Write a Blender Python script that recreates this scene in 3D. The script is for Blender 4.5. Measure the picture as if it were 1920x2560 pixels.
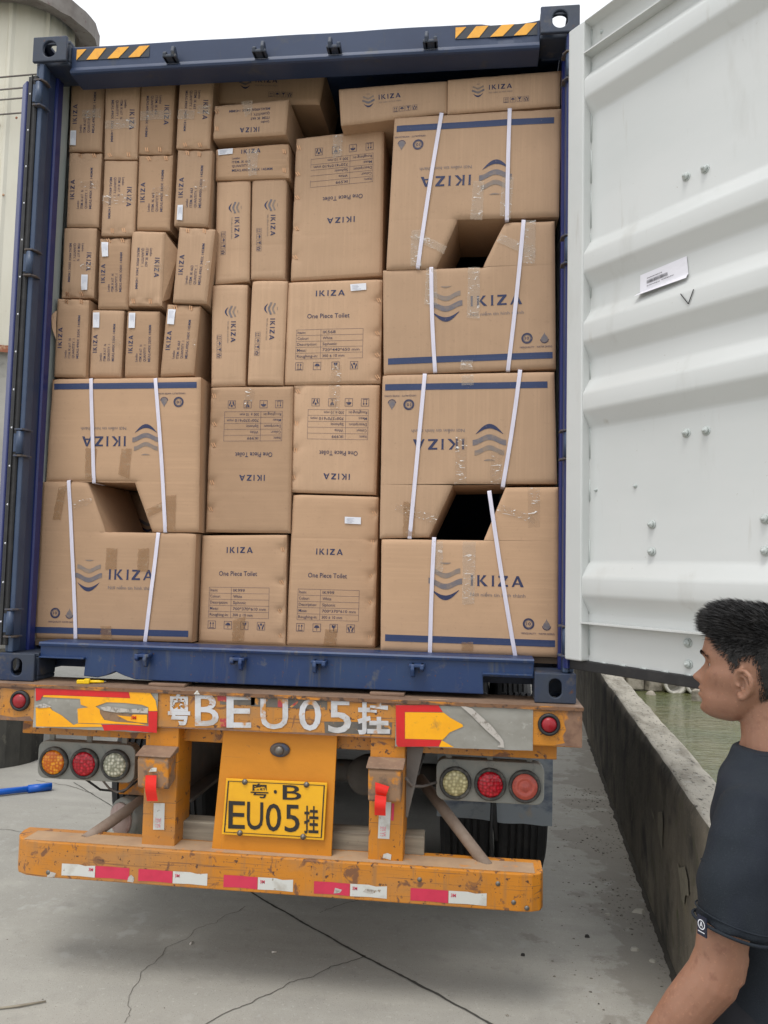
import bpy, bmesh, math, random
from math import sin, cos, pi, radians, exp, hypot, atan2
from mathutils import Vector, Matrix, noise as mnoise

for _o in list(bpy.data.objects):
    bpy.data.objects.remove(_o)
SC = bpy.context.scene
COL = SC.collection
random.seed(7)

# ---------------------------------------------------------------- camera
cam_data = bpy.data.cameras.new("camera")
cam = bpy.data.objects.new("camera", cam_data)
COL.objects.link(cam)
SC.camera = cam
cam_data.sensor_fit = 'HORIZONTAL'
cam_data.sensor_width = 36.0
cam_data.lens = 37.5
cam_data.clip_start = 0.05
cam_data.clip_end = 2000
CAM_RIGHT = Vector((0.99268, 0.11868, 0.02238))
CAM_DOWN = Vector((0.01393, 0.07163, -0.99733))
CAM_FWD = Vector((-0.11997, 0.99035, 0.06945))
cm = Matrix((CAM_RIGHT, -CAM_DOWN, -CAM_FWD)).transposed().to_4x4()
cm.translation = Vector((0.83485, -3.28807, 1.72021))
cam.matrix_world = cm

# ---------------------------------------------------------------- overcast sky, weak soft sun, exposure
SUN_EL, SUN_AZ = radians(66), radians(200)      # azimuth clockwise from +Y; the sun stands behind the camera
world = bpy.data.worlds.new("World")
SC.world = world
world.use_nodes = True
wn = world.node_tree
wn.nodes.clear()
sky = wn.nodes.new('ShaderNodeTexSky')
sky.sky_type = 'NISHITA'
sky.sun_disc = False
sky.sun_elevation = SUN_EL
sky.sun_rotation = SUN_AZ
sky.air_density = 1.0
sky.dust_density = 3.0
sky.ozone_density = 1.0
hs = wn.nodes.new('ShaderNodeHueSaturation')
hs.inputs['Saturation'].default_value = 0.10
bg = wn.nodes.new('ShaderNodeBackground')
bg.inputs['Strength'].default_value = 0.15
wo = wn.nodes.new('ShaderNodeOutputWorld')
wn.links.new(sky.outputs[0], hs.inputs['Color'])
ov = wn.nodes.new('ShaderNodeMix')          # even cloud cover veils the clear sky
ov.data_type = 'RGBA'
ov.inputs[0].default_value = 0.75
ov.inputs[7].default_value = (6.2, 6.35, 6.6, 1)
wn.links.new(hs.outputs[0], ov.inputs[6])
wn.links.new(ov.outputs[2], bg.inputs[0])
wn.links.new(bg.outputs[0], wo.inputs[0])

sun_data = bpy.data.lights.new("sun", 'SUN')
sun_data.energy = 0.95
sun_data.angle = radians(20)
sun_data.color = (1.0, 0.97, 0.92)
sun = bpy.data.objects.new("sun", sun_data)
COL.objects.link(sun)
sd = Vector((sin(SUN_AZ) * cos(SUN_EL), cos(SUN_AZ) * cos(SUN_EL), sin(SUN_EL)))
sun.rotation_euler = sd.to_track_quat('Z', 'Y').to_euler()

SC.view_settings.view_transform = 'Standard'
SC.view_settings.look = 'None'
SC.view_settings.exposure = 0.5
SC.view_settings.gamma = 1.0
SC.view_settings.use_curve_mapping = False
SC.cycles.max_bounces = 8
SC.cycles.transparent_max_bounces = 12

# ---------------------------------------------------------------- materials
def srgb(r, g, b):
    def f(c):
        c /= 255.0
        return c / 12.92 if c <= 0.04045 else ((c + 0.055) / 1.055) ** 2.4
    return (f(r), f(g), f(b))

MATS = {}
def mat(name, base, rough=0.6, metal=0.0, layers=(), bump=None, spec=0.5, rough_layer=None, sss=0.0, coat=0.0):
    """Principled material; layers = (scale3, detail, colour, low, high[, distortion]) noise masks laid over the base."""
    m = bpy.data.materials.new(name)
    m.use_nodes = True
    nt = m.node_tree
    bs = nt.nodes['Principled BSDF']
    bs.inputs['Roughness'].default_value = rough
    bs.inputs['Metallic'].default_value = metal
    bs.inputs['Specular IOR Level'].default_value = spec
    if coat:
        bs.inputs['Coat Weight'].default_value = coat
    if sss:
        bs.inputs['Subsurface Weight'].default_value = sss
        bs.inputs['Subsurface Radius'].default_value = (0.012, 0.004, 0.002)
    tc = nt.nodes.new('ShaderNodeTexCoord')
    def noise(sc, det, dist=0.0):
        mp = nt.nodes.new('ShaderNodeMapping')
        mp.inputs['Scale'].default_value = sc if isinstance(sc, (tuple, list)) else (sc, sc, sc)
        nt.links.new(tc.outputs['Object'], mp.inputs[0])
        n = nt.nodes.new('ShaderNodeTexNoise')
        n.inputs['Scale'].default_value = 1.0
        n.inputs['Detail'].default_value = det
        n.inputs['Roughness'].default_value = 0.6
        n.inputs['Distortion'].default_value = dist
        nt.links.new(mp.outputs[0], n.inputs['Vector'])
        return n
    prev = None
    for L in layers:
        sc, det, colr, lo, hi = L[:5]
        n = noise(sc, det, L[5] if len(L) > 5 else 0.0)
        mr = nt.nodes.new('ShaderNodeMapRange')
        mr.inputs['From Min'].default_value = lo
        mr.inputs['From Max'].default_value = hi
        nt.links.new(n.outputs['Fac'], mr.inputs['Value'])
        mx = nt.nodes.new('ShaderNodeMix')
        mx.data_type = 'RGBA'
        nt.links.new(mr.outputs[0], mx.inputs[0])
        if prev is None:
            mx.inputs[6].default_value = (*base, 1)
        else:
            nt.links.new(prev, mx.inputs[6])
        mx.inputs[7].default_value = (*colr, 1)
        prev = mx.outputs[2]
    if prev is None:
        bs.inputs['Base Color'].default_value = (*base, 1)
    else:
        nt.links.new(prev, bs.inputs['Base Color'])
    if rough_layer:
        sc, det, r0, r1 = rough_layer
        n = noise(sc, det)
        mr = nt.nodes.new('ShaderNodeMapRange')
        mr.inputs['From Min'].default_value = 0.3
        mr.inputs['From Max'].default_value = 0.7
        mr.inputs['To Min'].default_value = r0
        mr.inputs['To Max'].default_value = r1
        nt.links.new(n.outputs['Fac'], mr.inputs['Value'])
        nt.links.new(mr.outputs[0], bs.inputs['Roughness'])
    if bump:
        bsc, bstr, bdist = bump
        prevn = None
        for s_ in (bsc if isinstance(bsc, list) else [bsc]):
            n = noise(s_, 4)
            bp = nt.nodes.new('ShaderNodeBump')
            bp.inputs['Strength'].default_value = bstr
            bp.inputs['Distance'].default_value = bdist
            nt.links.new(n.outputs['Fac'], bp.inputs['Height'])
            if prevn:
                nt.links.new(prevn, bp.inputs['Normal'])
            prevn = bp.outputs[0]
        nt.links.new(prevn, bs.inputs['Normal'])
    MATS[name] = m
    return m

def film(name, colr, fac, streak, streak_col=(0.9, 0.88, 0.85)):
    """clear packing tape: a glossy see-through film with wrinkle glints painted in as pale streaks"""
    m = bpy.data.materials.new(name)
    m.use_nodes = True
    nt = m.node_tree
    bs = nt.nodes['Principled BSDF']
    out = nt.nodes['Material Output']
    bs.inputs['Roughness'].default_value = 0.28
    tr = nt.nodes.new('ShaderNodeBsdfTransparent')
    mix = nt.nodes.new('ShaderNodeMixShader')
    tc = nt.nodes.new('ShaderNodeTexCoord')
    mp = nt.nodes.new('ShaderNodeMapping')
    mp.inputs['Scale'].default_value = (22, 22, 60)
    mp.inputs['Rotation'].default_value = (0, 0.5, 0)
    nt.links.new(tc.outputs['Object'], mp.inputs[0])
    n = nt.nodes.new('ShaderNodeTexNoise')
    n.inputs['Scale'].default_value = 1.0
    n.inputs['Detail'].default_value = 2.0
    n.inputs['Distortion'].default_value = 2.2
    nt.links.new(mp.outputs[0], n.inputs['Vector'])
    mr = nt.nodes.new('ShaderNodeMapRange')
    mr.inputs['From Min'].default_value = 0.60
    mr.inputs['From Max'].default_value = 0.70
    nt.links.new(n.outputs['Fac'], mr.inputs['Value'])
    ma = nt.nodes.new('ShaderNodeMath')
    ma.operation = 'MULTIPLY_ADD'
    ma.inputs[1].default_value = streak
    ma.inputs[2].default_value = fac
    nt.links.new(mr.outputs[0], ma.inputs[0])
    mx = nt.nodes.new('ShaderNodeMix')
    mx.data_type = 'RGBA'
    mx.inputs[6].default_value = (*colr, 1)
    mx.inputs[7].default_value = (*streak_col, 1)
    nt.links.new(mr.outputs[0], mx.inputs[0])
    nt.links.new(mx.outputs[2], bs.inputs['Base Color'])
    bp = nt.nodes.new('ShaderNodeBump')
    bp.inputs['Strength'].default_value = 0.5
    bp.inputs['Distance'].default_value = 0.004
    nt.links.new(n.outputs['Fac'], bp.inputs['Height'])
    nt.links.new(bp.outputs[0], bs.inputs['Normal'])
    nt.links.new(ma.outputs[0], mix.inputs[0])
    nt.links.new(tr.outputs[0], mix.inputs[1])
    nt.links.new(bs.outputs[0], mix.inputs[2])
    nt.links.new(mix.outputs[0], out.inputs['Surface'])
    MATS[name] = m

def card(name, base, stretch):
    k = lambda f: tuple(c * f for c in base)
    m = mat(name, base, 0.75, layers=[(2.2, 4, k(.90), 0.38, 0.70), (stretch, 2, k(1.035), 0.45, 0.75), (7, 6, k(.93), 0.52, 0.75), (70, 2, k(.86), 0.62, 0.8)],
            bump=([tuple(6 if c < 10 else 260 for c in stretch), 11], 0.07, 0.004), spec=0.28)
    nt = m.node_tree
    bs = nt.nodes['Principled BSDF']
    src = bs.inputs['Base Color'].links[0].from_socket
    oi = nt.nodes.new('ShaderNodeObjectInfo')
    mr = nt.nodes.new('ShaderNodeMapRange')
    mr.inputs['To Min'].default_value = 0.88
    mr.inputs['To Max'].default_value = 1.08
    nt.links.new(oi.outputs['Random'], mr.inputs['Value'])
    hv = nt.nodes.new('ShaderNodeHueSaturation')
    nt.links.new(mr.outputs[0], hv.inputs['Value'])
    nt.links.new(src, hv.inputs['Color'])
    nt.links.new(hv.outputs[0], bs.inputs['Base Color'])
card('cardboard', (0.495, 0.326, 0.208), (90, 90, 2.5))
card('cardboard_b', (0.475, 0.305, 0.188), (2.5, 90, 90))
mat('ink', (0.020, 0.028, 0.085), 0.6, layers=[(120, 2, (0.13, 0.11, 0.13), 0.60, 0.78)])
mat('ink_worn', (0.028, 0.031, 0.078), 0.6, layers=[(160, 2, (0.22, 0.16, 0.13), 0.55, 0.75), ((14, 14, 14), 2, (0.30, 0.2, 0.14), 0.66, 0.80)])
mat('ink_stripe', (0.022, 0.040, 0.112), 0.6, layers=[((2, 2, 90), 2, (0.04, 0.058, 0.135), 0.5, 0.8), (140, 2, (0.16, 0.13, 0.15), 0.66, 0.82)])
mat('ink_grey', (0.150, 0.135, 0.150), 0.6, layers=[((40, 40, 60), 3, (0.25, 0.185, 0.145), 0.45, 0.75)])
mat('ink_light', (0.225, 0.180, 0.155), 0.6, layers=[((40, 40, 60), 3, (0.31, 0.215, 0.145), 0.45, 0.75)])
mat('ink_slogan', (0.18, 0.150, 0.150), 0.6)
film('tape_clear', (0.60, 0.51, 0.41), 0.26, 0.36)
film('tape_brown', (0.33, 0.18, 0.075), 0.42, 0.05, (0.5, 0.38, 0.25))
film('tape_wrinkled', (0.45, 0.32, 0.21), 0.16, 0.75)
mat('strap', (0.70, 0.67, 0.76), 0.4, layers=[((300, 300, 12), 2, (0.60, 0.57, 0.67), 0.4, 0.7)], bump=((400, 400, 60), 0.3, 0.001))
mat('label_paper', (0.74, 0.75, 0.80), 0.6)
mat('label_print', (0.50, 0.51, 0.58), 0.6)
mat('staple', (0.62, 0.36, 0.20), 0.35, metal=0.8)
mat('navy', srgb(38, 53, 82), 0.42, layers=[(2.2, 5, srgb(48, 63, 92), 0.4, 0.7), (9, 6, srgb(70, 72, 74), 0.60, 0.78), ((35, 35, 5), 4, srgb(58, 62, 72), 0.62, 0.85)], bump=(18, 0.08, 0.004))
mat('navy_sill', srgb(26, 52, 98), 0.45, layers=[((4, 4, 2), 5, srgb(38, 62, 100), 0.4, 0.7), ((26, 26, 2.0), 4, srgb(92, 92, 86), 0.56, 0.80), (11, 6, srgb(100, 98, 92), 0.60, 0.76), (60, 3, srgb(95, 62, 40), 0.66, 0.76)], bump=(14, 0.12, 0.006))
mat('navy_cast', srgb(50, 58, 72), 0.55, layers=[(7, 5, srgb(34, 50, 80), 0.45, 0.65), (14, 6, srgb(92, 86, 76), 0.56, 0.72), (30, 5, srgb(92, 60, 42), 0.66, 0.78)], bump=(40, 0.2, 0.004))
mat('blue_bright', srgb(28, 38, 98), 0.38, layers=[((6, 6, 1.5), 4, srgb(33, 45, 104), 0.4, 0.7), (40, 4, srgb(110, 112, 130), 0.72, 0.80)], coat=0.2)
mat('slate', srgb(58, 74, 98), 0.45, layers=[(6, 5, srgb(46, 62, 90), 0.4, 0.7), (16, 5, srgb(120, 92, 76), 0.67, 0.78)])
mat('rubber', (0.016, 0.016, 0.017), 0.55, layers=[(20, 4, (0.035, 0.034, 0.033), 0.5, 0.75)])
mat('hinge_metal', srgb(84, 74, 66), 0.6, layers=[(30, 5, srgb(58, 70, 92), 0.45, 0.6)])
mat('lining_grey', srgb(170, 178, 176), 0.5, layers=[((3, 3, 1), 4, srgb(150, 158, 156), 0.45, 0.75)])
mat('door_white', srgb(202, 204, 202), 0.30, layers=[((1.2, 1.2, 3), 4, srgb(196, 199, 197), 0.4, 0.7), ((5, 5, 1.2), 5, srgb(180, 180, 175), 0.60, 0.85), ((18, 18, 2.2), 5, srgb(176, 174, 166), 0.66, 0.84), (70, 3, srgb(170, 168, 160), 0.71, 0.80)], bump=(5, 0.05, 0.004), coat=0.15)
mat('weld', srgb(184, 190, 187), 0.4, bump=(160, 0.6, 0.003))
mat('floor_wood', (0.12, 0.08, 0.05), 0.7)
mat('stripe_yellow', srgb(240, 172, 52), 0.45, layers=[(25, 4, srgb(218, 150, 52), 0.5, 0.75)])
mat('stripe_black', srgb(48, 52, 60), 0.5)
# ---------------------------------------------------------------- mesh helpers
class MB:
    """collects shapes into one mesh"""
    def __init__(self):
        self.v, self.f, self.s = [], [], []
    def add(self, vs, fs, smooth=False):
        o = len(self.v)
        self.v += [tuple(p) for p in vs]
        self.f += [tuple(i + o for i in q) for q in fs]
        self.s += [smooth] * len(fs)
        return self
    def box(self, x0, x1, y0, y1, z0, z1):
        return self.add([(x0, y0, z0), (x1, y0, z0), (x1, y1, z0), (x0, y1, z0), (x0, y0, z1), (x1, y0, z1), (x1, y1, z1), (x0, y1, z1)],
                        [(0, 3, 2, 1), (4, 5, 6, 7), (0, 1, 5, 4), (1, 2, 6, 5), (2, 3, 7, 6), (3, 0, 4, 7)])
    def obox(self, c, ax, ay, az, hx, hy, hz):
        c, ax, ay, az = Vector(c), Vector(ax), Vector(ay), Vector(az)
        vs = [c + ax * (hx * i) + ay * (hy * j) + az * (hz * k) for k in (-1, 1) for j in (-1, 1) for i in (-1, 1)]
        return self.add(vs, [(0, 2, 3, 1), (4, 5, 7, 6), (0, 1, 5, 4), (1, 3, 7, 5), (3, 2, 6, 7), (2, 0, 4, 6)])
    def prism(self, poly, a, b, axis='y'):
        """poly in the two other axes, counter-clockwise or not, extruded from a to b"""
        n = len(poly)
        if axis == 'y':
            vs = [(p[0], a, p[1]) for p in poly] + [(p[0], b, p[1]) for p in poly]
        elif axis == 'x':
            vs = [(a, p[0], p[1]) for p in poly] + [(b, p[0], p[1]) for p in poly]
        else:
            vs = [(p[0], p[1], a) for p in poly] + [(p[0], p[1], b) for p in poly]
        fs = [tuple(range(n)), tuple(range(2 * n - 1, n - 1, -1))]
        fs += [(i, (i + 1) % n, n + (i + 1) % n, n + i) for i in range(n)]
        return self.add(vs, fs)
    def tube(self, pts, r, n=10, cap=True, flat=1.0, up=(0, 0, 1)):
        pts = [Vector(p) for p in pts]
        rs = r if isinstance(r, (list, tuple)) else [r] * len(pts)
        vs = []
        a = None
        for i, p in enumerate(pts):
            d = (pts[min(i + 1, len(pts) - 1)] - pts[max(i - 1, 0)]).normalized()
            if a is None:
                u = Vector(up)
                if abs(d.dot(u)) > 0.95:
                    u = Vector((1, 0, 0))
                a = d.cross(u).normalized()
            else:
                a = (a - d * a.dot(d)).normalized()
            b = d.cross(a).normalized()
            for k in range(n):
                t = 2 * pi * k / n
                vs.append(p + a * (cos(t) * rs[i]) + b * (sin(t) * rs[i] * flat))
        fs = []
        for i in range(len(pts) - 1):
            for k in range(n):
                fs.append((i * n + k, i * n + (k + 1) % n, (i + 1) * n + (k + 1) % n, (i + 1) * n + k))
        self.add(vs, fs, True)
        if cap:
            o = len(self.v) - len(vs)
            self.f += [tuple(o + k for k in range(n - 1, -1, -1)), tuple(o + (len(pts) - 1) * n + k for k in range(n))]
            self.s += [False, False]
        return self
    def lathe(self, c, axis, prof, n=24, up=(0, 0, 1)):
        """prof = (distance along axis, radius)"""
        c, d = Vector(c), Vector(axis).normalized()
        u = Vector(up)
        if abs(d.dot(u)) > 0.95:
            u = Vector((1, 0, 0))
        a = d.cross(u).normalized()
        b = d.cross(a).normalized()
        vs, fs = [], []
        for h, r in prof:
            for k in range(n):
                t = 2 * pi * k / n
                vs.append(c + d * h + a * (cos(t) * r) + b * (sin(t) * r))
        for i in range(len(prof) - 1):
            for k in range(n):
                fs.append((i * n + k, i * n + (k + 1) % n, (i + 1) * n + (k + 1) % n, (i + 1) * n + k))
        self.add(vs, fs, True)
        o = len(self.v) - len(vs)
        if prof[0][1] > 1e-5:
            self.f.append(tuple(o + k for k in range(n - 1, -1, -1))); self.s.append(False)
        if prof[-1][1] > 1e-5:
            self.f.append(tuple(o + (len(prof) - 1) * n + k for k in range(n))); self.s.append(False)
        return self
    def build(self, name, m, parent=None, bevel=0.0, seg=2, smooth=None, recalc=True):
        me = bpy.data.meshes.new(name)
        me.from_pydata(self.v, [], self.f)
        me.polygons.foreach_set('use_smooth', self.s if smooth is None else [smooth] * len(self.f))
        if recalc or bevel:
            bm = bmesh.new()
            bm.from_mesh(me)
            if recalc:
                bmesh.ops.recalc_face_normals(bm, faces=bm.faces)
            if bevel:
                es = [e for e in bm.edges if len(e.link_faces) == 2 and e.calc_face_angle(0) > 0.5]
                bmesh.ops.bevel(bm, geom=es, offset=bevel, segments=seg, affect='EDGES', profile=0.5, clamp_overlap=True)
            bm.to_mesh(me)
            bm.free()
        return link(name, me, m, parent)

def link(name, me, m, parent=None):
    o = bpy.data.objects.new(name, me)
    if m is not None and not me.materials:
        me.materials.append(MATS[m] if isinstance(m, str) else m)
    COL.objects.link(o)
    if parent is not None:
        o.parent = parent
        if parent.type == 'EMPTY':
            o.matrix_parent_inverse = Matrix.Translation(-parent.location)
    return o

def thing(name, label, cat, loc, group=None):
    o = bpy.data.objects.new(name, None)
    o.empty_display_size = 0.1
    COL.objects.link(o)
    o.location = loc
    return tag(o, label, cat, group)

def tag(o, label=None, cat=None, group=None, kind=None):
    for k, v in (('label', label), ('category', cat), ('group', group), ('kind', kind)):
        if v:
            o[k] = v
    return o

def nz(x, y, z=0.0):
    return mnoise.noise(Vector((x, y, z)))

# ---------------------------------------------------------------- flat print: 2-D shapes in metres
_txt = {}
def text2d(body, res=2, bold=0.0):
    key = (body, res, bold)
    if key not in _txt:
        cu = bpy.data.curves.new('t', 'FONT')
        cu.body = body
        cu.resolution_u = res
        cu.offset = bold
        ob = bpy.data.objects.new('t', cu)
        COL.objects.link(ob)
        dg = bpy.context.evaluated_depsgraph_get()
        me = bpy.data.meshes.new_from_object(ob.evaluated_get(dg))
        vs = [(v.co.x, v.co.y) for v in me.vertices]
        fs = [tuple(p.vertices) for p in me.polygons]
        bpy.data.objects.remove(ob)
        bpy.data.curves.remove(cu)
        bpy.data.meshes.remove(me)
        _txt[key] = (vs, fs)
    return _txt[key]
CAPH = max(p[1] for p in text2d('H')[0])

def put_text(body, u, v, h, width=None, bold=0.003, condense=0.8):
    """left edge u, baseline v, capital height h; width squeezes or stretches the line to that length"""
    vs, fs = text2d(body, 2, bold)
    s = h / CAPH
    x0, x1 = min(p[0] for p in vs), max(p[0] for p in vs)
    sx = width / (x1 - x0) if width else s * condense
    return ([(u + (p[0] - x0) * sx, v + p[1] * s) for p in vs], fs)

def fit_text(ch, quad, bold=0.0):
    """one glyph stretched into a quad (BL, BR, TR, TL) of 2-D points"""
    vs, fs = text2d(ch, 3, bold)
    x0, x1 = min(p[0] for p in vs), max(p[0] for p in vs)
    y0, y1 = min(p[1] for p in vs), max(p[1] for p in vs)
    out = []
    for p in vs:
        a, b = (p[0] - x0) / (x1 - x0), (p[1] - y0) / (y1 - y0)
        out.append(tuple(sum(w * q[k] for w, q in zip(((1 - a) * (1 - b), a * (1 - b), a * b, (1 - a) * b), quad)) for k in (0, 1)))
    return (out, fs)

_I = [(0, 0), (.28, 0), (.24, .08), (.24, .92), (.28, 1), (0, 1), (.04, .92), (.04, .08)]
_K2 = [(.25, .46), (.60, .93), (.58, 1), (.92, 1), (.50, .54), (1.06, 0), (.72, 0), (.33, .42)]
_Z = [(0, 0), (.96, 0), (.94, .18), (.36, .17), (.94, .86), (.94, 1), (.03, 1), (.04, .82), (.56, .83), (0, .14)]
_A = [(0, 0), (.20, 0), (.56, .74), (.86, 0), (1.16, 0), (.68, 1), (.46, 1)]
_A2 = [(.309, .22), (.769, .22), (.716, .35), (.372, .35)]
def ikiza(u, v, h, width):
    vs, fs = [], []
    x = 0.0
    for let, w in (([_I], .28), ([_I, _K2], 1.06), ([_I], .28), ([_Z], .96), ([_A, _A2], 1.16)):
        for poly in let:
            o = len(vs)
            vs += [(x + p[0], p[1]) for p in poly]
            fs.append(tuple(range(o, o + len(poly))))
        x += w + .34
    x -= .34
    return ([(u + p[0] / x * width, v + p[1] * h) for p in vs], fs)

def band(cu, cv, w, amp, th, n=14, cres=False, skew=0.0):
    vs, fs = [], []
    for i in range(n + 1):
        t = i / n
        yy = -amp * (0.5 - 0.5 * cos(2 * pi * t)) if not cres else -amp * sin(pi * t)
        tt = th if not cres else th * max(0.03, sin(pi * t)) ** 0.8
        x = cu + (t - .5) * w
        vs += [(x, cv + yy + skew * t - tt / 2), (x, cv + yy + skew * t + tt / 2)]
    for i in range(n):
        fs.append((2 * i, 2 * i + 2, 2 * i + 3, 2 * i + 1))
    return vs, fs

def logo(cu, cv, w):
    """three waves and a crescent, the crescent at the bottom; returns dark, grey, light shapes"""
    return (band(cu, cv - .24 * w, .82 * w, .24 * w, .14 * w, cres=True),
            band(cu, cv + .02 * w, 1.0 * w, .17 * w, .17 * w),
            join(band(cu, cv + .33 * w, .88 * w, .16 * w, .15 * w), band(cu, cv + .56 * w, .34 * w, .02 * w, .05 * w, cres=True)))

def rect(u0, v0, u1, v1, n=1):
    vs, fs = [], []
    for i in range(n + 1):
        u = u0 + (u1 - u0) * i / n
        vs += [(u, v0), (u, v1)]
    for i in range(n):
        fs.append((2 * i, 2 * i + 2, 2 * i + 3, 2 * i + 1))
    return vs, fs

def join(*shapes):
    vs, fs = [], []
    for a, b in shapes:
        o = len(vs)
        vs += a
        fs += [tuple(i + o for i in q) for q in b]
    return vs, fs

def frame(u0, v0, u1, v1, t):
    return join(rect(u0, v0, u1, v0 + t, 2), rect(u0, v1 - t, u1, v1, 2), rect(u0, v0 + t, u0 + t, v1 - t), rect(u1 - t, v0 + t, u1, v1 - t))

def disc(cu, cv, r, r2=0.0, n=20, a0=0.0, a1=2 * pi):
    vs, fs = [], []
    if r2 <= 0:
        vs = [(cu + r * cos(a0 + (a1 - a0) * i / n), cv + r * sin(a0 + (a1 - a0) * i / n)) for i in range(n + (a1 - a0 < 6.28))]
        return vs, [tuple(range(len(vs)))]
    for i in range(n + 1):
        a = a0 + (a1 - a0) * i / n
        vs += [(cu + r2 * cos(a), cv + r2 * sin(a)), (cu + r * cos(a), cv + r * sin(a))]
    for i in range(n):
        fs.append((2 * i, 2 * i + 2, 2 * i + 3, 2 * i + 1))
    return vs, fs

def poly(*pts):
    return list(pts), [tuple(range(len(pts)))]

def icons(us, v, s, thin=False):
    """this way up, keep dry, fragile, handle with care: four framed marks of size s centred at (us[i], v)"""
    out = []
    t = s * 0.045
    for k, u in enumerate(us):
        out.append(frame(u - s / 2, v - s / 2, u + s / 2, v + s / 2, t))
        q = lambda a, b: (u + a * s, v + b * s)
        if k == 0:
            for d in (-.17, .17):
                out.append(poly(q(d - .03, -.30), q(d + .03, -.30), q(d + .03, .12), q(d + .12, .12), q(d, .36), q(d - .12, .12), q(d - .03, .12)))
            out.append(rect(u - .32 * s, v - .40 * s, u + .32 * s, v - .34 * s))
        elif k == 1:
            out.append(disc(u, v - .02 * s, .33 * s, n=10, a0=0, a1=pi))
            out.append(poly(q(-.025, -.36), q(.025, -.36), q(.025, -.03), q(-.025, -.03)))
        elif k == 2:
            out.append(poly(q(-.26, .36), q(-.2, .1), q(-.04, -.02), q(-.04, -.26), q(-.18, -.34), q(.18, -.34), q(.04, -.26), q(.04, -.02), q(.2, .1), q(.26, .36), q(.06, .36), q(.0, .22), q(-.05, .36)))
        else:
            out.append(poly(q(0, .02), q(.13, .12), q(.13, .26), q(0, .36), q(-.13, .26), q(-.13, .12)))
            for d in (-1, 1):
                out.append(poly(q(d * .10, -.38), q(d * .10, -.16), q(d * .20, .02), q(d * .28, .22), q(d * .36, .22), q(d * .36, .0), q(d * .26, -.2), q(d * .26, -.38)))
    return join(*out)

def drop(cu, cv, r):
    pts = []
    for i in range(21):
        a = -pi * 1.25 + i / 20 * pi * 1.5
        pts.append((cu + r * cos(a), cv + r * sin(a)))
    pts = [(cu + r * cos(a), cv + r * sin(a)) for a in [pi * 0.86 + i / 18 * pi * 1.28 for i in range(19)]] + [(cu + .12 * r, cv + 1.6 * r), (cu - .0 * r, cv + 2.05 * r), (cu - .12 * r, cv + 1.6 * r)]
    return pts, [tuple(range(len(pts)))]
# ================================================================ the shipping container (rear frame at y = 0)
G = 1.2
CT = thing('shipping_container', 'dark blue high shipping container packed full of cartons, rear doors open', 'container', (0, 6.1, G))

def plate_hole(mb, c, ax, ay, w, h, rx, ry, th, n=32):
    """plate centred at c with an oval slot, th thick against the third axis"""
    c, ax, ay = Vector(c), Vector(ax), Vector(ay)
    az = ax.cross(ay)
    outer, inner = [], []
    for k in range(n):
        t = 2 * pi * (k + .5) / n
        dx, dy = cos(t), sin(t)
        s = min(w / 2 / max(abs(dx), 1e-6), h / 2 / max(abs(dy), 1e-6))
        outer.append((dx * s, dy * s))
        straight = max(ry - rx, 0)
        inner.append((rx * dx, min(rx, ry) * dy + (straight if dy > 0 else -straight)))
    cor = [(w / 2, h / 2), (-w / 2, h / 2), (-w / 2, -h / 2), (w / 2, -h / 2)]
    for i, (cx_, cy_) in enumerate(cor):
        k = min(range(n), key=lambda q: (outer[q][0] - cx_) ** 2 + (outer[q][1] - cy_) ** 2)
        outer[k] = (cx_, cy_)
    vs = []
    for d in (0, -th):
        vs += [c + ax * p[0] + ay * p[1] + az * d for p in outer]
        vs += [c + ax * p[0] + ay * p[1] + az * d for p in inner]
    fs = []
    for k in range(n):
        k2 = (k + 1) % n
        fs += [(k, k2, n + k2, n + k), (2 * n + k, 3 * n + k, 3 * n + k2, 2 * n + k2), (n + k, n + k2, 3 * n + k2, 3 * n + k), (k, 2 * n + k, 2 * n + k2, k2)]
    mb.add(vs, fs)

def casting(sx, sy, top):
    mb = MB()
    x0, x1 = (1.057, 1.219) if sx > 0 else (-1.219, -1.057)
    y0, y1 = (-0.004, 0.174) if sy < 0 else (12.02, 12.196)
    z0, z1 = (G + 2.778, G + 2.896) if top else (G, G + 0.118)
    cx_, cy_, cz_ = (x0 + x1) / 2, (y0 + y1) / 2, (z0 + z1) / 2
    rx, ry = (0.032, 0.038) if top else (0.025, 0.037)
    t = 0.018
    if sy < 0:
        plate_hole(mb, (cx_, y0, cz_), (1, 0, 0), (0, 0, 1), x1 - x0, z1 - z0, rx, ry, -t)
        mb.box(x0 + t, x1 - t, y1 - t, y1, z0, z1)
    else:
        plate_hole(mb, (cx_, y1, cz_), (1, 0, 0), (0, 0, 1), x1 - x0, z1 - z0, rx, ry, t)
        mb.box(x0 + t, x1 - t, y0, y0 + t, z0, z1)
    zz = z1 if top else z0
    plate_hole(mb, (cx_, cy_, zz), (1, 0, 0), (0, 1, 0), x1 - x0 - .002, y1 - y0 - 2 * t, 0.032, 0.062, t if top else -t)
    zi = z0 if top else z1
    mb.box(x0 + .001, x1 - .001, y0 + t, y1 - t, *((zi, zi + t) if top else (zi - t, zi)))
    xo = x1 if sx > 0 else x0
    plate_hole(mb, (xo, cy_, cz_), (0, 1, 0), (0, 0, 1), y1 - y0 - 2 * t, z1 - z0 - 2 * t, 0.026, 0.030, t if sx > 0 else -t)
    xi = x0 if sx > 0 else x1
    mb.box(*((xi, xi + t) if sx > 0 else (xi - t, xi)), y0 + t, y1 - t, z0 + t, z1 - t)
    return mb.build('corner_casting', 'navy_cast', CT, bevel=0.006)
for sx in (-1, 1):
    for top in (False, True):
        casting(sx, -1, top)
        casting(sx, 1, top)

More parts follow.
